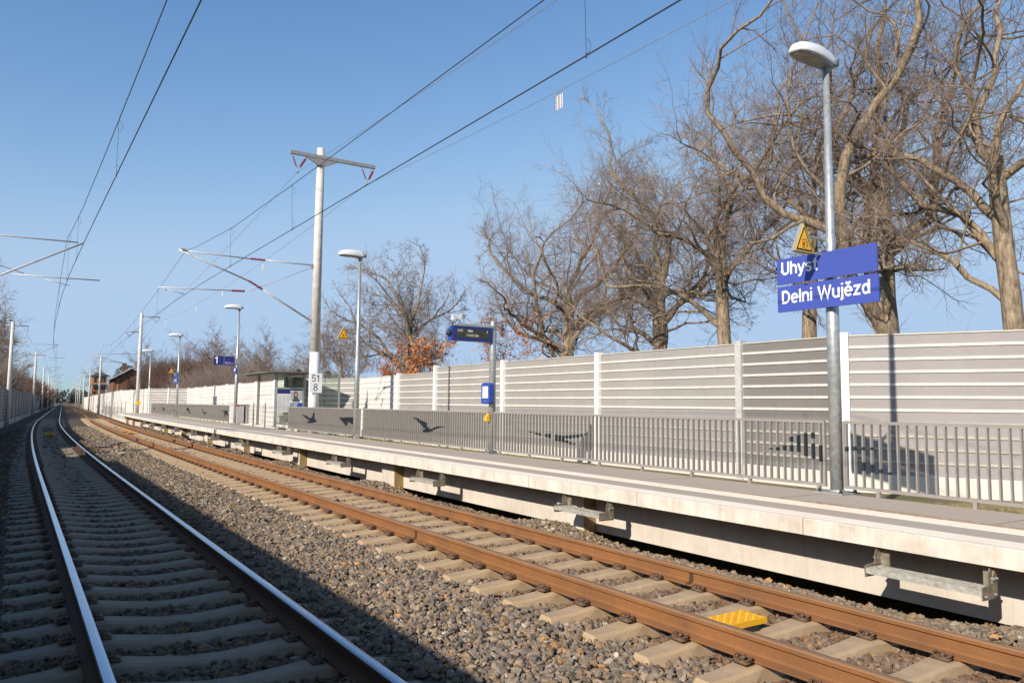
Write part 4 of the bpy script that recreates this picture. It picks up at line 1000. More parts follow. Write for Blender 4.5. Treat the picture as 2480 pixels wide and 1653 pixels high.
# 51 8 plate
t = thing('kilometre_sign', 29.0, 4.56, 0, 'white plate with black numbers 51 and 8 on the mast', 'kilometre sign')
b = MB(); b.box((0, -.03, 2.40), (.50, .012, .76), 'letter_white'); b.build('plate', t)
b = MB(); stroke_text(b, '51', 'black_metal', lambda X, Y, d: (-.165+X, -.0365-d, 2.445+Y), .31, .28, .11, .14)
stroke_text(b, '8', 'black_metal', lambda X, Y, d: (-.10+X, -.0365-d, 2.09+Y), .185, .285, .11); b.build('lettering', t)
b = MB()
for z in (2.1, 2.7): b.box((0, 0, z), (.44, .05, .03), 'galv_dull')
b.build('bracket', t)
# second right mast
M2A, M2U = 84., 3.42
t = mast(M2A, M2U, 10.6, 'second mast on the right, standing at the far end of the platform', .20, .14, base=-.1)
c = lambda u, h, y=0: (u-M2U, y, h+.1)
rod(t, [c(3.35, 10.22), c(5.15, 10.22)], .05, 'galv_dull', 'cross_arm'); rod(t, [c(2.0, 8.62), c(3.35, 8.60)], .05, 'galv_dull', 'cross_arm')
for (u0, u1, ub, h) in ((4.33, 5.1, 4.80, 10.15), (2.08, 2.8, 2.40, 8.55)):
    b = MB(); insul(b, c(u0, h), c(ub, h-.45), .04, 4); insul(b, c(u1, h), c(ub, h-.45), .04, 4); b.build('v_insulator', t)
rod(t, [c(3.3, 6.35), c(-.95, 6.3)], .022, 'galv_dull', 'top_tube'); rod(t, [c(3.3, 4.9), c(-.95, 6.3)], .03, 'galv_dull', 'strut'); rod(t, [c(-1.2, 5.6), c(1.9, 5.5)], .02, 'galv_dull', 'registration_tube')
t = thing('speed_sign', 83.7, 3.55, 0, 'round yellow sign with a dark bar on the second mast', 'sign')
b = MB(); b.tube([(-.05, 0, 1.50), (-.05, -.02, 1.50)], .21, 'sign_yellow', 24); b.build('disc', t); b = MB(); b.box((-.05, -.024, 1.48), (.035, .004, .24), 'black_metal'); b.box((-.05, -.024, 1.60), (.12, .004, .03), 'black_metal'); b.build('mark', t)
# more masts
def side_mast(a, u, top, dirn, label, far=False):
    t = mast(a, u, top, label, .19, .14, base=-.9 if u < 0 else -.5); bs = -.9 if u < 0 else -.5
    c = lambda x, h, y=0: (x*dirn, y, h-bs)     # x measured towards its own track
    reach = abs(u-(0 if u > 0 else -3.95))
    rod(t, [c(.1, 6.95), c(reach+.2, 7.0)], .024, 'galv_arm', 'top_tube', 6); rod(t, [c(.1, 4.9), c(reach+.35, 7.0)], .034, 'galv_arm', 'strut', 6)
    rod(t, [c(reach-1.6, 5.72), c(reach+.9, 5.76)], .022, 'galv_arm', 'registration_tube', 6); rod(t, [c(reach-1.3, 5.78), c(1.0, 6.1), c(.1, 6.7)], .014, 'galv_arm', 'stay', 6)
    rod(t, [c(reach-.7, 5.66), c(reach, 5.5)], .012, 'galv_arm', 'steady_arm', 6)
    if not far: return t
    rod(t, [c(-.9 if not far else -.6, top-.35), c(1.25, top-.35)], .045, 'galv_dull', 'cross_arm', 6)
    b = MB(); insul(b, c(1.2, top-.4), c(1.2, top-.95), .04, 4); b.build('insulator', t)
    return t
side_mast(29.2, -7.3, 11.0, -1 if False else 1, 'nearest mast of the left track, its long arm entering the photo at the upper left')
Lm = [(84, -7.39, 9.0), (139, -6.95, 9.2), (192, -6.83, 8.9), (247, -6.6, 8.9), (300, -6.5, 8.9), (352, -6.5, 8.9), (405, -6.5, 8.9)]
ordn = ['first', 'second', 'third', 'fourth', 'fifth', 'sixth', 'seventh', 'eighth']
for i, (a, u, tp) in enumerate(Lm): side_mast(a, u, tp, 1, 'mast rising from the dark left noise wall, %s of the row from the left edge' % ordn[i], True)
Rm_ = [(137, 1.95, 8.9), (192, 2.0, 8.9), (247, 2.0, 8.9), (300, 2.0, 8.9), (352, 2.2, 8.9), (405, 2.2, 8.9)]
for i, (a, u, tp) in enumerate(Rm_): side_mast(a, u, tp, -1, 'mast along the right noise wall, %s in the row beyond the platform' % ordn[i], True)
for i, (a, u, tp) in enumerate([(215, 5.2, 11), (270, 6.0, 12), (330, 6.5, 11), (235, 9, 9.5)]):
    t = thing('lattice_mast', a, u, -.8, 'thin lattice mast beyond the signal box, %s from the camera' % ordn[i], 'mast', 'lattice masts beyond the signal box')
    b = MB()
    for sx in (-1, 1):
        for sy in (-1, 1): b.tube([(sx*.3, sy*.3, 0), (sx*.15, sy*.15, tp)], .035, 'galv_dull', 4)
    z = 0; k = 0
    while z < tp-.8: b.tube([(-.3, -.3, z), (.28, -.28, z+.7)], .02, 'galv_dull', 4); b.tube([(.3, .3, z), (-.28, .28, z+.7)], .02, 'galv_dull', 4); z += .7
    b.build('frame', t); b = MB(); b.box((-1.2, 0, tp-.5), (2.6, .08, .1), 'galv_dull'); b.box((-.9, 0, tp-2.8), (2.2, .06, .08), 'galv_dull'); b.build('cross_arm', t)
# signals
def signal(a, u, h, label):
    t = thing('railway_signal', a, u, -.5, label, 'signal', 'light signals beside the line')
    b = MB(); b.tube([(0, 0, 0), (0, 0, h)], .07, 'galv_dull', 8); b.build('post', t)
    b = MB(); b.box((0, -.12, h), (.55, .15, .95), 'signal_black'); b.build('head', t)
    m = NTL; b = MB(); b.tube([(0, -.20, h+.15), (0, -.24, h+.15)], .09, 'signal_red', 10); b.build('lamp', t)
NTL = NT('signal_red'); NTL.col((.8, .05, .03)); NTL.b.inputs['Emission Color'].default_value = (1, .1, .05, 1); NTL.b.inputs['Emission Strength'].default_value = 2.0
signal(165, 2.05, 4.1, 'signal with a black head and red lamp at the far right of the line')
signal(260, -5.9, 4.6, 'small signal among the far masts on the left')
# wires
def wire(pts, r, m, name, label, cat='wire', extra=None):
    b = MB(); b.tube(pts, r, m, 6); o = b.build(name, None, True, label=label, cat=cat)
    return o
def cat_h(a, sup, lo=5.95, hi=7.12):
    if a < 29.2 and sup is SUP: return float(np.interp(a, [-26, -10, 0, 7, 12, 17, 22, 27, 29.2], [7.1, 6.75, 6.55, 6.48, 6.48, 6.50, 6.58, 6.9, 7.12]))
    for s0, s1 in zip(sup[:-1], sup[1:]):
        if s0 <= a <= s1:
            f = (a-s0)/(s1-s0); return lo+(hi-lo)*(2*f-1)**2*1.0 if True else 0
    return hi
def catenary(uf, sup, label_c, label_m, amax=300, um=None):
    As = [x for x in np.arange(-22, amax, 1.0)]
    wire([W(a, uf(a), 5.5) for a in np.arange(-22, amax, 6.)]+[W(amax, uf(amax), 5.5)], .0085, 'wire_dark', 'contact_wire', label_c)
    ms = MB(); ms.tube([W(a, (um or uf)(a), cat_h(a, sup)) for a in As], .0075, 'wire_dark', 6)
    m = ms.build('messenger_wire', None, True, label=label_m, cat='wire')
    n = 0
    for a in DR:
        if a > amax: break
        h = cat_h(a, sup)
        if h-5.5 < .2: continue
        d = MB(); p0, p1 = W(a, uf(a), 5.5), W(a, (um or uf)(a), h); d.tube([p0, p1], .0035, 'wire_dark', 4); d.box(p0, (.02, .02, .05), 'wire_dark'); d.box(p1, (.02, .02, .04), 'wire_dark')
        if a < 40: 
            q = p1; d.tube([q, q+Vector((.06, 0, -.06)), q+Vector((.07, 0, -.16)), q+Vector((.02, 0, -.22))], .003, 'wire_dark', 4); d.tube([p0, p0+Vector((.04, 0, .06)), p0+Vector((.05, 0, .14)), p0+Vector((.01, 0, .2))], .003, 'wire_dark', 4)
        d.build('dropper', m)
SUP = [-25.8, 29.2, 84., 139., 194., 249., 304.]
DR = [-4.0, 6.27, 16.54, 22.2, 36.5, 46.5, 56.7, 66.9, 77.0, 91, 101, 111.5, 122, 132]
def saw(x0, x1, x2):
    return lambda a: float(np.interp(a, [-25.8, 29.2, 84, 139, 194, 249, 304], [x0, x1, x2, -x2*.3+x1*.3+(x0 if False else 0)+np.mean([x0, x1, x2])*0.7, x1, x2, x1]))
catenary(lambda a: float(np.interp(a, [-25.8, 5, 16.5, 29.2, 84, 139, 194, 249, 304], [.1, -.15, -.26, -.36, .2, -.3, .2, -.3, .2])), SUP, 'contact wire over the rusty track by the platform', 'messenger wire with droppers over the rusty track', um=lambda a: float(np.interp(a, [-25.8, 7, 16.5, 29.2, 84, 139, 194, 249, 304], [.1, -.2, -.3, -.36, .2, -.3, .2, -.3, .2])))
DR = [-2., 3.9, 14.33, 23.56, 27.9, 36.5, 46.5, 56.7, 66.9, 77.0, 91, 101, 111.5, 122, 132]
catenary(lambda a: float(np.interp(a, [-25.8, 29.2, 84, 139, 194, 249, 304], [-3.75, -4.08, -3.75, -4.2, -3.7, -4.2, -3.8])), SUP, 'contact wire over the shaded left track', 'messenger wire with droppers over the shaded left track')
def feeder(sup, sag, m, label):
    pts = []
    for (a0, u0, h0), (a1, u1, h1) in zip(sup[:-1], sup[1:]):
        for k in range(14): f = k/14; pts.append(W(a0+(a1-a0)*f, u0+(u1-u0)*f, h0+(h1-h0)*f-sag*4*f*(1-f)))
    pts.append(W(*sup[-1])); wire(pts, .0085, m, 'feeder_wire', label)
FR = [(-25.8, 6.48, 10.7), (29.1, 6.48, 10.70), (84, 4.80, 9.68), (137, 3.4, 8.2), (192, 3.4, 8.2)]
feeder(FR, .95, 'wire_light', 'light feeder wire carrying the bird markers, outer one on the right')
feeder([(-25.8, 3.58, 10.7), (29.1, 3.58, 10.71), (84, 2.40, 8.10), (137, 1.0, 8.2), (192, 1.0, 8.2)], .95, 'wire_light', 'light feeder wire at the left end of the mast cross arm')
feeder([(29.2, -8.4, 11.6), (84, -6.33, 8.1), (139, -5.75, 8.25), (192, -5.6, 7.95), (247, -5.4, 7.95), (300, -5.3, 7.95)], .25, 'wire_dark', 'feeder wire along the left masts above the dark noise wall')
def flag(a, u, h, label, sc=1):
    t = thing('bird_marker', a, u, h, label, 'bird marker', 'striped markers hanging on the feeder wire')
    b = MB()
    for k in range(5): b.box((0, (k-2)*.066, -.31), (.012, .026, .40), 'letter_white')
    b.build('white_strips', t); b = MB()
    for k in range(5): b.box((0, (k-2)*.066+.033, -.31), (.008, .030, .40), 'black_metal')
    b.build('black_strips', t); b = MB(); b.tube([(0, -.26, -.03), (0, .26, -.06)], .008, 'galv', 6); b.tube([(0, -.2, 0), (0, -.2, -.1)], .01, 'galv', 6); b.tube([(0, .2, 0), (0, .2, -.1)], .01, 'galv', 6); b.build('hanger', t)
def on_feeder(a, sup=FR, sag=.95):
    for (a0, u0, h0), (a1, u1, h1) in zip(sup[:-1], sup[1:]):
        if a0 <= a <= a1: f = (a-a0)/(a1-a0); return u0+(u1-u0)*f, h0+(h1-h0)*f-sag*4*f*(1-f)
for i, a in enumerate((15.6, 43.8, 53.5, 62.5, 77.5)):
    u, h = on_feeder(a); flag(a, u, h, ['large striped marker hanging high on the wire right of the mast', 'small white marker hanging on the wire just left of the mast', 'white marker on the wire, second left of the mast', 'white marker on the wire, third left of the mast', 'tiniest white marker, farthest along the wire'][i])

# ------------------------------------------------------------------ buildings
def bld(name, a, u, label, cat='building'):
    return thing(name, a, u, -.6, label, cat)
t = bld('brick_house', 150, 7.2, 'brown brick house with a grey gable roof behind the noise wall')
b = MB(); b.prism([(-2.7, 0), (3.6, 0), (3.6, 5.9), (.15, 8.0), (-2.7, 6.45)], 1, 0, 14, 'brick_red', True); b.build('wall', t)
b = MB()
for (x0, z0_, x1, z1) in ((-3.35, 6.05, .15, 8.2), (.15, 8.2, 4.1, 5.85)):
    b.prism([(x0, z0_), (x0, z0_+.16), (x1, z1+.16), (x1, z1)], 1, -.55, 14.4, 'roof_slate')
rf = b.build('roof', t); b = MB()
for (x0, z0_, x1, z1) in ((-3.35, 6.05, .15, 8.2), (.15, 8.2, 4.1, 5.85)): b.prism([(x0, z0_-.06), (x0, z0_+.18), (x1, z1+.18), (x1, z1-.06)], 1, -.62, -.552, 'zinc')
b.build('verge_board', rf); b = MB(); b.box((-.9, 3, 8.4), (.7, .7, 1.4), 'brick_red', uv=True); b.box((-.9, 3, 9.15), (.85, .85, .12), 'brick_red', uv=True); b.build('chimney', rf)
for x in (-2.0, -.55, 1.2):
    b = MB(); b.box((x, -.03, 4.2), (.30, .06, 7.6 if x > 1 else 4.2), 'brick_yellow' if x < -1.5 else 'brick_red', uv=True); b.build('pilaster', t)
for x in (.2, 2.2):
    b = MB(); b.box((x, -.04, 5.0), (.6, .04, 1.3), 'window_dark'); b.build('window', t)
b = MB(); b.prism([(-2.6, 3.1), (-2.6, 3.25), (.6, 3.95), (4.2, 3.95), (4.2, 3.75), (.6, 3.75)], 1, -3.2, -.05, 'roof_moss'); b.build('lean_to_roof', t)
b = MB(); b.box((.8, -1.5, 1.6), (6.2, 2.8, 3.2), 'window_dark'); b.build('lean_to', t)
t = bld('signal_box', 190, 3.75, 'small yellow and red brick signal box with dark roof left of the brick house')
b = MB(); b.box((0, 2.0, 3.0), (2.6, 4.0, 6.0), 'brick_red', uv=True); b.build('lower_wall', t)
b = MB(); b.box((0, 2.0, 6.95), (2.9, 4.3, 1.9), 'brick_yellow', uv=True); b.build('upper_wall', t)
b = MB(); b.prism([(-1.9, 7.9), (2.2, 7.9), (.4, 8.75), (-.1, 8.75)], 1, -.6, 4.8, 'roof_slate'); b.build('roof', t)
b = MB(); b.box((.15, -.25, 5.7), (2.6, .5, .75), 'roof_slate', rx=.5); b.build('skirt_roof', t)
b = MB(); b.box((-1.15, -.02, 3.2), (.35, .06, 6), 'brick_yellow', uv=True); b.build('corner_pier', t)
for x in (-.8, .35, 1.0):
    b = MB(); b.box((x, -.17, 7.0), (.45, .05, .95), 'window_dark'); b.build('window', t)
b = MB(); b.box((1.5, -.4, 8.45), (.5, .06, .12), 'letter_white', ry=.35); b.build('roof_light', t)

# ------------------------------------------------------------------ trees
class Tree:
    def __init__(s, seed): s.r = random.Random(seed); s.V = []; s.F = []; s.G = []; s.env = None
    def tube(s, pts, rs, k, g):
        base = len(s.V); n = len(pts)
        t0 = (pts[1]-pts[0]).normalized(); ref = Vector((0, 0, 1)) if abs(t0.z) < .9 else Vector((1, 0, 0))
        x = t0.cross(ref).normalized()
        for i, p in enumerate(pts):
            t = (pts[min(i+1, n-1)]-pts[max(i-1, 0)]).normalized(); x = (x-t*x.dot(t))
            x = x.normalized() if x.length > 1e-4 else t.orthogonal().normalized(); y = t.cross(x)
            for j in range(k):
                q = 2*PI*j/k; s.V.append(p+(x*math.cos(q)+y*math.sin(q))*rs[i])
        for i in range(n-1):
            for j in range(k): s.F.append((base+i*k+j, base+i*k+(j+1) % k, base+(i+1)*k+(j+1) % k, base+(i+1)*k+j)); s.G.append(g)
    def branch(s, p, d, L, r, depth, P):
        R_ = s.r; seglen = max(L/P['segs'][depth], .02); n = P['segs'][depth]; pts = [p]; rs = [r]; dd = d.copy(); rend = r*(P['tp'] if depth < P['max'] else .4)
        for i in range(n):
            wob = P['wob'][depth]; dd = dd+Vector((R_.gauss(0, wob), R_.gauss(0, wob), R_.gauss(0, wob)+P['up'][depth])); dd.normalize()
            if s.env:
                q_ = p+dd*seglen; c_, e_ = s.env; v_ = Vector(((q_.x-c_[0])/e_[0], (q_.y-c_[1])/e_[1], (q_.z-c_[2])/e_[2])); m_ = v_.length
                if m_ > .8 and depth < 4: dd = (dd-v_*(.4*(m_-.6))).normalized()
                if m_ > s.r.uniform(.94, 1.06) and i > 0: break
            p = p+dd*seglen; pts.append(p); rs.append(r+(rend-r)*(i+1)/n)
        n = len(pts)-1
        k = 10 if r > .12 else 6 if r > .04 else 4 if r > .018 else 3
        s.tube(pts, rs, k, 0 if depth < 1 else 1)
        if depth >= P['max']:
            s.tips.append((pts[-1], dd)); return
        nch = P['n'][depth]; nch = max(1, int(nch*(.8+.4*R_.random())))
        f0 = P['f0'][depth]
        for c in range(nch):
            f = f0+(1-f0)*((c+R_.random()*.8)/nch); f = min(f, .999); idx = f*n; i = int(idx); q = pts[i]+(pts[min(i+1, n)]-pts[i])*(idx-i)
            t = (pts[min(i+1, n)]-pts[i]).normalized(); ax = t.orthogonal().normalized(); ax.rotate(Matrix.Rotation(R_.random()*2*PI, 3, t))
            ang = R(R_.uniform(*P['ang'][depth])); nd = t.copy(); nd.rotate(Matrix.Rotation(ang, 3, ax))
            nl = L*R_.uniform(*P['len'][depth])*(1-.45*f if depth > 0 else 1); nr = (rs[i]+(rs[min(i+1, n)]-rs[i])*(idx-i))*R_.uniform(*P['rr'])
            nr = max(nr, P['rmin'])
            s.branch(q, nd, nl, nr, depth+1, P)
        # leader carries on
        if depth > 0: s.branch(pts[-1], dd, L*R_.uniform(.5, .7), rend, depth+1, P)
    def finish(s, name, a, u, h, label, cat='tree', group=None, leaves=None, mat='bark', tmat='twig'):
        t = thing(name, a, u, h, label, cat, group, rot=0)
        V = np.array([tuple(v) for v in s.V]); F = np.array(s.F); G = np.array(s.G)
        for g, nm, m in ((0, 'trunk', mat), (1, 'crown', None)):
            f = F[G == g]
            if len(f) == 0: continue
            us, inv_ = np.unique(f, return_inverse=True); Vg = V[us]; fg = inv_.reshape(f.shape)
            # thin twigs get their own material slot
            if g == 1:
                # thickness estimate by edge length of the ring
                w = np.linalg.norm(Vg[fg[:, 0]]-Vg[fg[:, 1]], axis=1); mi = (w < .028).astype(int)
                o = arrmesh(nm, Vg, fg, [mat, tmat], True, mi=mi)
            else: o = arrmesh(nm, Vg, fg, [m], True)
            o.parent = t
        if leaves:
            dens, size, lm, zr = leaves; R_ = s.r; LV = []; LF = []
            for (p, d) in s.tips:
                if R_.random() < dens and zr[0] < p.z < zr[1]:
                    for _ in range(R_.randint(1, 4)):
                        c = p+Vector((R_.gauss(0, .05), R_.gauss(0, .05), R_.gauss(0, .05))); e1 = Vector((R_.gauss(0, 1), R_.gauss(0, 1), R_.gauss(0, 1))).normalized(); e2 = e1.orthogonal().normalized()
                        k = len(LV); q = size*R_.uniform(.6, 1.2); LV += [c-e1*q, c+e2*q*.45, c+e1*q, c-e2*q*.45+e1*q*.1]; LF.append((k, k+1, k+2, k+3))
            if LF: o = arrmesh('leaves', [tuple(v) for v in LV], LF, [lm]); o.parent = t
        return t
def P_(mx, n, ln, ang, wob, up, f0=.3, rmin=.0055, segs=None, rr=(.32, .55), tp=.42):
    return dict(rr=rr, tp=tp, max=mx, n=n, len=ln, ang=ang, wob=wob, up=up, f0=[f0]+[.18]*6, rmin=rmin, segs=segs or [9, 8, 6, 5, 4, 3, 3])
def oak(seed, H, limbs, trunk_h, r, P, lean=(0, 0), spread=1.0, rl=.36, env=None):
    """trunk to trunk_h then named limbs [(height, azimuth deg, elevation deg, length)] with recursive branches"""
    T = Tree(seed); T.tips = []; T.env = env; R_ = T.r
    pts = [Vector((0, 0, -.3))]; n = 7
    for i in range(1, n+1):
        f = i/n; pts.append(Vector((lean[0]*f+R_.gauss(0, .03), lean[1]*f+R_.gauss(0, .03), trunk_h*f)))
    T.tube(pts, [r*(1.25-.1*i if i < 2 else 1.02-.035*i) for i in range(n+1)], 14, 0)
    for (h, az, el, L) in limbs:
        f = min(h/trunk_h, 1)*n; i = min(int(f), n-1); p = pts[i]+(pts[i+1]-pts[i])*(f-i)
        d = Vector((math.cos(R(az))*math.cos(R(el)), math.sin(R(az))*math.cos(R(el)), math.sin(R(el))))
        T.branch(p, d, L, r*rl*R_.uniform(.85, 1.15)*min(1.25, (L/4.5)**.5), 1, P)
    return T
PO = lambda: P_(5, [0, 8, 6, 6, 5, 0], [(1, 1), (.48, .72), (.44, .70), (.42, .68), (.45, .75), (.5, .8)], [(30, 60), (32, 68), (30, 70), (30, 65), (25, 60), (20, 50)], [.05, .25, .30, .24, .16, .12], [0, .03, .03, .03, .03, .03], rmin=.0048, segs=[9, 11, 7, 4, 3, 2], f0=.2)
GT = 'big bare trees behind the noise wall'
# local x = away from the tracks (right in the picture), y = along the line (left and away)
# azimuth 0 = +u, 90 = away along the line (left), 270 = towards the camera side (right)
oak(11, 13, [(2.6, 95, 46, 6.2), (3.0, 120, 55, 6.0), (3.6, 150, 50, 4.6), (4.0, 280, 58, 5.8), (4.6, 40, 62, 5.6), (5.0, 100, 72, 6.2), (5.5, 300, 74, 6.0), (5.4, 80, 84, 6.0), (3.8, 210, 40, 4.2), (4.8, 240, 55, 4.6), (4.8, 0, 50, 4.4), (4.4, 90, 34, 4.6)], 5.8, .30, PO(), env=((0, .3, 8.7), (4.9, 4.7, 5.7))).finish('bare_tree', 27, 15.5, 0, 'leftmost big bare tree, forked low behind the display and the next wall post', group=GT)
oak(23, 14, [(3.2, 100, 42, 3.6), (3.8, 80, 50, 4.4), (4.2, 280, 58, 5.2), (5.6, 120, 66, 4.2), (6.2, 300, 74, 5.4), (5.0, 140, 40, 3.4), (5.6, 300, 35, 3.8), (6.2, 60, 76, 5.6), (5.0, 180, 48, 4.2), (4.6, 0, 40, 4.0), (3.4, 265, 50, 4.8), (5.2, 230, 60, 4.6)], 6.3, .30, PO(), env=((0, .3, 9.0), (5.4, 5.2, 6.3))).finish('bare_tree', 20.6, 15, 0, 'bare tree with several low spreading limbs in the middle of the wooded stretch', group=GT)
oak(37, 15, [(4.2, 90, 45, 5.2), (5.0, 120, 60, 5.4), (5.6, 275, 48, 4.8), (6.6, 70, 72, 5.8), (6.8, 290, 76, 5.8), (4.6, 200, 45, 4.2), (5.2, 10, 45, 4.2), (6.0, 160, 66, 5.0), (6.0, 330, 66, 5.0)], 7.0, .26, PO(), (0, .3), env=((0, .3, 9.8), (5.4, 5.2, 6.6))).finish('bare_tree', 17.3, 15, 0, 'bare tree with an ivy dark straight trunk left of the Uhyst board', group=GT)
oak(41, 15.5, [(5.0, 90, 42, 5.0), (5.6, 270, 40, 5.0), (6.6, 110, 66, 5.8), (7.2, 260, 72, 6.0), (7.3, 60, 78, 6.0), (5.8, 190, 50, 4.6), (6.2, 20, 50, 4.4), (4.8, 100, 38, 3.8), (6.8, 310, 62, 5.2)], 7.4, .24, PO(), (0, -.2), env=((0, 0, 10.6), (5.2, 5.0, 6.9))).finish('bare_tree', 14.1, 14.8, 0, 'bare tree whose trunk rises directly behind the station name boards', group=GT)
oak(59, 17, [(2.6, 100, 48, 3.6), (3.2, 275, 72, 8.2), (3.4, 120, 80, 8.6), (3.6, 250, 84, 9.0), (6.0, 270, 30, 5.2), (7.0, 90, 40, 5.4), (5.4, 200, 50, 5.0), (7.4, 20, 55, 5.0)], 8.0, .30, PO(), (0, .2), env=((0, 0, 11.0), (5.4, 5.2, 7.4)), rl=.5).finish('bare_tree', 11.3, 14.5, 0, 'largest bare tree, several thick upright stems right of the name boards', group=GT)
oak(67, 16, [(4.0, 100, 52, 6.4), (4.6, 60, 60, 6.0), (6.0, 95, 35, 6.0), (7.0, 270, 60, 6.0), (7.4, 110, 74, 6.4), (5.6, 200, 45, 5.0), (7.4, 0, 70, 6), (5.0, 80, 38, 3.8)], 7.6, .24, PO(), (0, .4), env=((0, .3, 10.4), (5.2, 5.0, 6.6))).finish('bare_tree', 7.9, 14, 0, 'bare tree cut by the right edge of the photo', group=GT)
PM = lambda: P_(5, [0, 8, 6, 5, 5, 0], [(1, 1), (.45, .66), (.42, .66), (.45, .7), (.5, .85), (.5, .8)], [(30, 62), (30, 66), (30, 65), (28, 65), (25, 60), (25, 60)], [.05, .17, .20, .18, .15, .15], [0, .035, .03, .03, .03, .02], rmin=.008, segs=[9, 9, 6, 4, 3, 2])
oak(71, 13, [(3.0, 120, 55, 5.6), (3.4, 280, 52, 5.6), (4.2, 100, 38, 5.2), (4.6, 60, 68, 5.8), (4.6, 300, 72, 5.8), (4.4, 140, 74, 5.6), (4.2, 260, 62, 5.4), (3.8, 200, 45, 4.6), (2.4, 95, 35, 4.6), (3.8, 0, 45, 4.6)], 4.8, .33, PM(), env=((0, 1.3, 7.6), (4.9, 4.9, 5.0))).finish('bare_tree', 45.5, 16, 0, 'bare forked tree rising behind the wall right of the second lamp post')
oak(73, 9, [(3.6, 110, 60, 2.8), (4.6, 280, 60, 2.6), (5.4, 90, 70, 2.8), (2.6, 95, 40, 2.6), (3.2, 250, 45, 2.6), (4.4, 180, 50, 2.2)], 6.0, .13, PM(), (-.4, 1.2)).finish('bare_tree', 54, 15, 0, 'slender leaning bare tree close behind the second lamp post')
# young trees holding orange leaves
PY = lambda: P_(4, [0, 6, 6, 5, 4], [(1, 1), (.45, .65), (.45, .68), (.42, .7), (.4, .7)], [(30, 55), (28, 60), (28, 60), (25, 60), (25, 60)], [.05, .12, .15, .2, .20], [0, .05, .05, .03, .02], rmin=.008)
oak(81, 5, [(1.8, 90, 55, 2.3), (2.2, 270, 55, 2.2), (2.6, 180, 60, 2.2), (2.8, 0, 70, 2.2), (3.0, 120, 75, 2.2), (2.0, 230, 45, 2.0)], 3.2, .08, PY()).finish('leafy_young_tree', 36.4, 13, 0, 'young tree still holding orange leaves left of the train display', 'tree', 'young trees with orange leaves', leaves=(.5, .10, 'leaf_orange', (2.2, 5.2)))
oak(83, 5, [(1.8, 90, 55, 2.2), (2.2, 270, 60, 2.6), (2.6, 180, 60, 2.0), (2.8, 0, 70, 2.4), (3.2, 120, 80, 2.4)], 3.4, .07, PY()).finish('leafy_young_tree', 27.5, 12.4, 0, 'young tree holding orange leaves just right of the display post', 'tree', 'young trees with orange leaves', leaves=(.45, .09, 'leaf_orange', (2.2, 5.4)))
oak(89, 5, [(1.8, 90, 55, 2.4), (2.2, 270, 55, 2.4), (2.6, 180, 60, 2.2), (2.8, 0, 70, 2.4), (3.0, 120, 75, 2.2)], 3.2, .08, PY()).finish('leafy_young_tree', 39.4, 13.2, 0, 'young tree with orange leaves, the middle one of those left of the display', 'tree', 'young trees with orange leaves', leaves=(.45, .10, 'leaf_orange', (2.2, 5.0)))
oak(85, 3.6, [(1.2, 90, 50, 1.8), (1.6, 270, 50, 1.8), (2.0, 180, 60, 1.6), (2.2, 60, 75, 1.6)], 2.4, .06, PY()).finish('leafy_young_tree', 41, 13.5, 0, 'lowest young tree with orange leaves just above the wall', 'tree', 'young trees with orange leaves', leaves=(.45, .10, 'leaf_orange', (2.0, 3.9)))

# brushwood
def brush_mesh(seed, n, spreadx, spready, h, r=.010, mat='twig', lean=.25, forks=4):
    R_ = random.Random(seed); T = Tree(seed)
    for i in range(n):
        x, y = R_.uniform(-spreadx, spreadx), R_.uniform(-spready, spready); edge = 1-.35*max(abs(x)/spreadx, abs(y)/spready)**2
        p = Vector((x, y, 0)); d = Vector((R_.gauss(0, lean), R_.gauss(0, lean), 1)).normalized(); L = h*edge*R_.uniform(.6, 1.0)
        pts = [p]; 
        for k in range(5): d = (d+Vector((R_.gauss(0, .09), R_.gauss(0, .09), .02))).normalized(); pts.append(pts[-1]+d*L/5)
        T.tube(pts, [r*1.6*(1-.14*k) for k in range(6)], 3, 0)
        for f in range(forks):
            q = pts[R_.randint(1, 4)]; dd = Vector((R_.gauss(0, .6), R_.gauss(0, .6), .8)).normalized(); l = L*R_.uniform(.15, .4)
            m = q+dd*l*.5; dd2 = (dd+Vector((R_.gauss(0, .3), R_.gauss(0, .3), .15))).normalized(); T.tube([q, m, m+dd2*l*.5], [r*.8, r*.6, r*.35], 3, 0)
    return T
def brush(seed, a, u, n, sx, sy, h, label, mat='twig', r=.01, forks=4):
    T = brush_mesh(seed, n, sx, sy, h, r, forks=forks); o = arrmesh('brushwood', [tuple(v) for v in T.V], T.F, [mat], True)
    o.location = W(a, u, -.1); o.rotation_euler = (0, 0, yaw(a)); prop(o, label, 'shrubs', kind='stuff'); return o
brush(1, 33, 13.5, 520, 1.5, 6.5, 4.2, 'dense bare brushwood behind the wall left of the display post', 'twig', .008, 6)
brush(2, 50, 14.5, 520, 2.5, 11, 3.9, 'reddish brown brushwood behind the wall left of the orange leaved trees', 'twig_red', .012, 5)
brush(3, 20, 13.8, 160, 1.5, 9, 3.9, 'thin bare shoots behind the wall under the big trees', 'twig', .006, 5)
brush(4, 9, 13.6, 90, 1.5, 5, 4.0, 'thin bare shoots behind the wall right of the name boards', 'twig', .005, 5)
brush(5, 72, 15.5, 1000, 3, 14, 5.0, 'brown brushwood behind the white wall right of the shelter', 'twig', .016, 5)
brush(6, 105, 14, 1900, 5, 18, 7.0, 'brown thicket behind the white wall left of the shelter', 'twig', .022, 5)
brush(7, 138, 13.5, 3400, 5.2, 22, 9.8, 'tall reddish brown thicket right of the brick house', 'twig_red', .03, 6)
brush(8, 125, 22, 2200, 7, 24, 9.0, 'brown thicket further back behind the far lamp posts', 'twig', .028, 5)
brush(9, 120, -12, 2400, 2.4, 36, 8.5, 'brown thicket behind the dark left noise wall', 'twig', .03, 5)
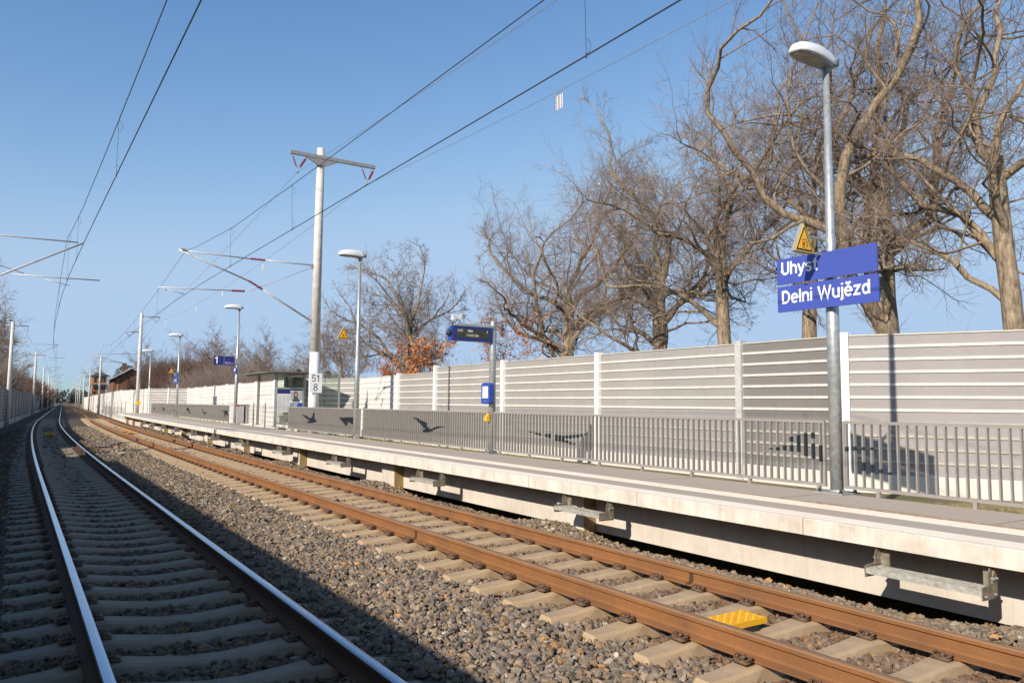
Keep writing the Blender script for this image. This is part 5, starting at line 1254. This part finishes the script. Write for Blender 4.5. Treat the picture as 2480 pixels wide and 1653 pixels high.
brush(10, 230, -11.5, 1700, 2.5, 70, 9.0, 'reddish thicket along the far left wall', 'twig_red', .05, 4)
brush(11, 300, -9.5, 900, 2.5, 80, 8.5, 'reddish brown trees in a mass at the far left of the line', 'twig_red', .06, 4)
# middle distance trees: three kinds, copied
PF = lambda: P_(4, [0, 8, 7, 6, 0], [(1, 1), (.45, .68), (.45, .68), (.5, .8), (.5, .8)], [(30, 62), (28, 66), (28, 65), (25, 65), (25, 60)], [.05, .14, .18, .18, .15], [0, .04, .04, .04, .03], rmin=.016, segs=[9, 8, 5, 3, 2])
kinds = []
for sd, limbs, th, rr in ((101, [(3, 90, 50, 4.4), (3.5, 270, 50, 4.2), (4.5, 180, 60, 4), (5, 0, 60, 4), (5.5, 120, 75, 4.6), (5.6, 300, 75, 4.4)], 5.8, .2), (103, [(4, 90, 60, 4.2), (4.5, 270, 62, 4.2), (5.5, 180, 70, 4), (6, 30, 72, 4.2), (6.6, 200, 80, 4.4), (3.2, 240, 45, 3.2)], 7.0, .18), (107, [(2.4, 100, 40, 4.8), (3, 280, 42, 4.8), (3.6, 190, 55, 4.4), (4.2, 20, 66, 4.6), (4.4, 120, 72, 4.8)], 4.6, .24)):
    T = oak(sd, 12, limbs, th, rr, PF()); kinds.append(T.finish('distant_tree', 0, 0, 0, '', 'tree'))
used = [False]*3
far_list = [(150, 21.3, 1, 1.25, 'bare tree rising from the thicket above the far warning sign'), (150, 17.5, 0, 1.2, 'bare tree above the thicket just left of the far warning sign'), (162, 20.5, 2, 1.3, 'rounded bare tree behind the fourth lamp post'), (158, 24.5, 0, 1.2, 'bare tree just right of the fourth lamp post'),
            (112, 19.0, 0, .88, 'bare tree left of the number 1 board'), (104, 20.2, 1, .92, 'bare tree directly behind the number 1 board'), (100, 22.5, 2, .88, 'spreading bare tree right of the number 1 board, above the shelter roof'), (118, 17.0, 2, .95, 'low bare tree between the far lamp and the number 1 board'),
            (116, 23.5, 1, .92, 'bare tree in the back row behind the number 1 board'), (190, 13, 1, 1.25, 'small bare tree standing up behind the brick house'), (205, 8.2, 2, .9, 'bare tree between the signal box and the brick house'), (235, 5.0, 1, .95, 'grey bare tree left of the signal box'), (200, 15.5, 0, 1.15, 'bare tree top right of the brick house'),
            (118, -11.6, 2, 1.15, 'large brown bare tree at the left edge behind the first wall mast'), (104, -11.8, 0, 1.25, 'tall bare tree cut by the left edge of the photo'), (140, -12.2, 1, 1.2, 'bare tree behind the dark wall between the two nearest wall masts'), (176, -11.5, 2, 1.05, 'wide bare tree standing right of the first wall mast'), (128, -13.5, 0, 1.3, 'bushy bare tree behind the left wall, second row'), (150, -14.5, 2, 1.4, 'bushy bare tree behind the left wall, back row'),
            (70, 17.5, 1, .70, 'small bare tree right of the shelter behind the wall'), (62, 18, 0, .68, 'small bare tree left of the second lamp post behind the wall')]
used = [False]*3
rr_ = random.Random(5)
for (a, u, k, s, lb) in far_list:
    if used[k]: o = copy_tree(kinds[k])
    else: o = kinds[k]; used[k] = True
    o.location = W(a, u, -.3); o.rotation_euler = (0, 0, yaw(a)+rr_.uniform(-.5, .5)); o.scale = (s*rr_.uniform(.95, 1.1), s*rr_.uniform(.95, 1.1), s); prop(o, lb, 'tree', 'bare trees in the distance')
# evergreens
def conifer(a, u, h, w, label, seed, rounded=False):
    R_ = random.Random(seed); t = thing('evergreen_tree', a, u, -.5, label, 'tree', 'dark evergreens')
    b = MB(); b.tube([(0, 0, 0), (0, 0, h*.9)], [.18, .04], 'bark', 7); b.build('trunk', t)
    V = []; F = []
    for i in range(1500):
        z = h*R_.uniform(.25, 1); f = (1-z/h) if not rounded else math.sqrt(max(0, 1-((z/h-.62)/.4)**2)); rad = w*max(.05, f)*math.sqrt(R_.random()); q = R_.uniform(0, 2*PI)
        c = Vector((rad*math.cos(q), rad*math.sin(q), z)); e1 = Vector((math.cos(q)+R_.gauss(0, .4), math.sin(q)+R_.gauss(0, .4), R_.gauss(-.1, .4))).normalized()*.38; e2 = e1.cross(Vector((R_.gauss(0, 1), R_.gauss(0, 1), 1))).normalized()*.13
        k = len(V); V += [tuple(c-e1), tuple(c+e2), tuple(c+e1), tuple(c-e2)]; F.append((k, k+1, k+2, k+3))
    o = arrmesh('crown', V, F, ['needle_green']); o.parent = t
conifer(230, 11.6, 12.0, 3.4, 'round dark green pine behind the brick house', 3, True)
conifer(96, 24.5, 7.2, 1.2, 'narrow dark spruce left of the shelter roof', 4); conifer(98, 23.2, 6.3, 1.6, 'low dark spruce just left of the narrow one', 5); conifer(92, 25.2, 6.0, 1.3, 'small dark spruce right of the narrow one', 6)
conifer(120, 19.5, 6.0, 3.0, 'dark green bush under the number 1 board', 8, True)
# far forest closing the line
R_ = random.Random(9); V = []; F = []
for i in range(520):
    u = R_.uniform(-60, 150); a = R_.uniform(760, 900); h = R_.uniform(8, 14); p = W(a, u, -1)
    for k in range(26):
        z = h*R_.uniform(.0, 1); rad = 2.6*math.sqrt(1-z/h+.05)*R_.random(); q = R_.uniform(0, 2*PI); c = p+Vector((rad*math.cos(q), rad*math.sin(q), z)); s = R_.uniform(.7, 1.5)
        e1 = Vector((R_.gauss(0, 1), R_.gauss(0, 1), R_.gauss(0, .7))).normalized()*s; e2 = e1.cross(Vector((R_.gauss(0, 1), R_.gauss(0, 1), 1))).normalized()*s*.8
        n = len(V); V += [tuple(c-e1), tuple(c+e2), tuple(c+e1), tuple(c-e2)]; F.append((n, n+1, n+2, n+3))
simple('forest', (.13, .15, .13), .95, 0, .35, .05)
prop(arrmesh('distant_forest', V, F, ['forest']), 'dark green forest closing the view at the end of the line', 'forest', kind='stuff')

# dry grass blades on the verge
N_ = 26000; a = rng.uniform(-1, 32, N_); u = rng.uniform(4.14, 8.4, N_)**1; u = 4.14+(u-4.14)*rng.random(N_)
hh = np.array([bank(x, y) for x, y in zip(a, u)]); P0 = Wv(a, u, hh); L = rng.uniform(.03, .11, N_); q = rng.uniform(0, 2*PI, N_); tl = rng.uniform(.2, 1.2, N_)
dx, dy = np.cos(q), np.sin(q); w_ = .004
V = np.stack([P0+np.stack([-dy*w_, dx*w_, 0*L], 1), P0+np.stack([dy*w_, -dx*w_, 0*L], 1), P0+np.stack([dx*L*tl, dy*L*tl, L], 1)], 1)
F = np.arange(N_*3).reshape(-1, 3); g = rng.random(N_)[:, None]; far_ = (a > 14)[:, None]*1.
c = (np.array([.42, .33, .17])*(1-g)+np.array([.26, .21, .10])*g)*(1-far_*.6)+np.array([.20, .23, .06])*far_*.6
cc = np.repeat(np.concatenate([c, np.ones((N_, 1))], 1), 3, 0)
prop(arrmesh('grass', V.reshape(-1, 3), F, ['grass_blade'], False, cc), 'dry yellow grass between the platform and the noise wall', 'grass', kind='stuff')
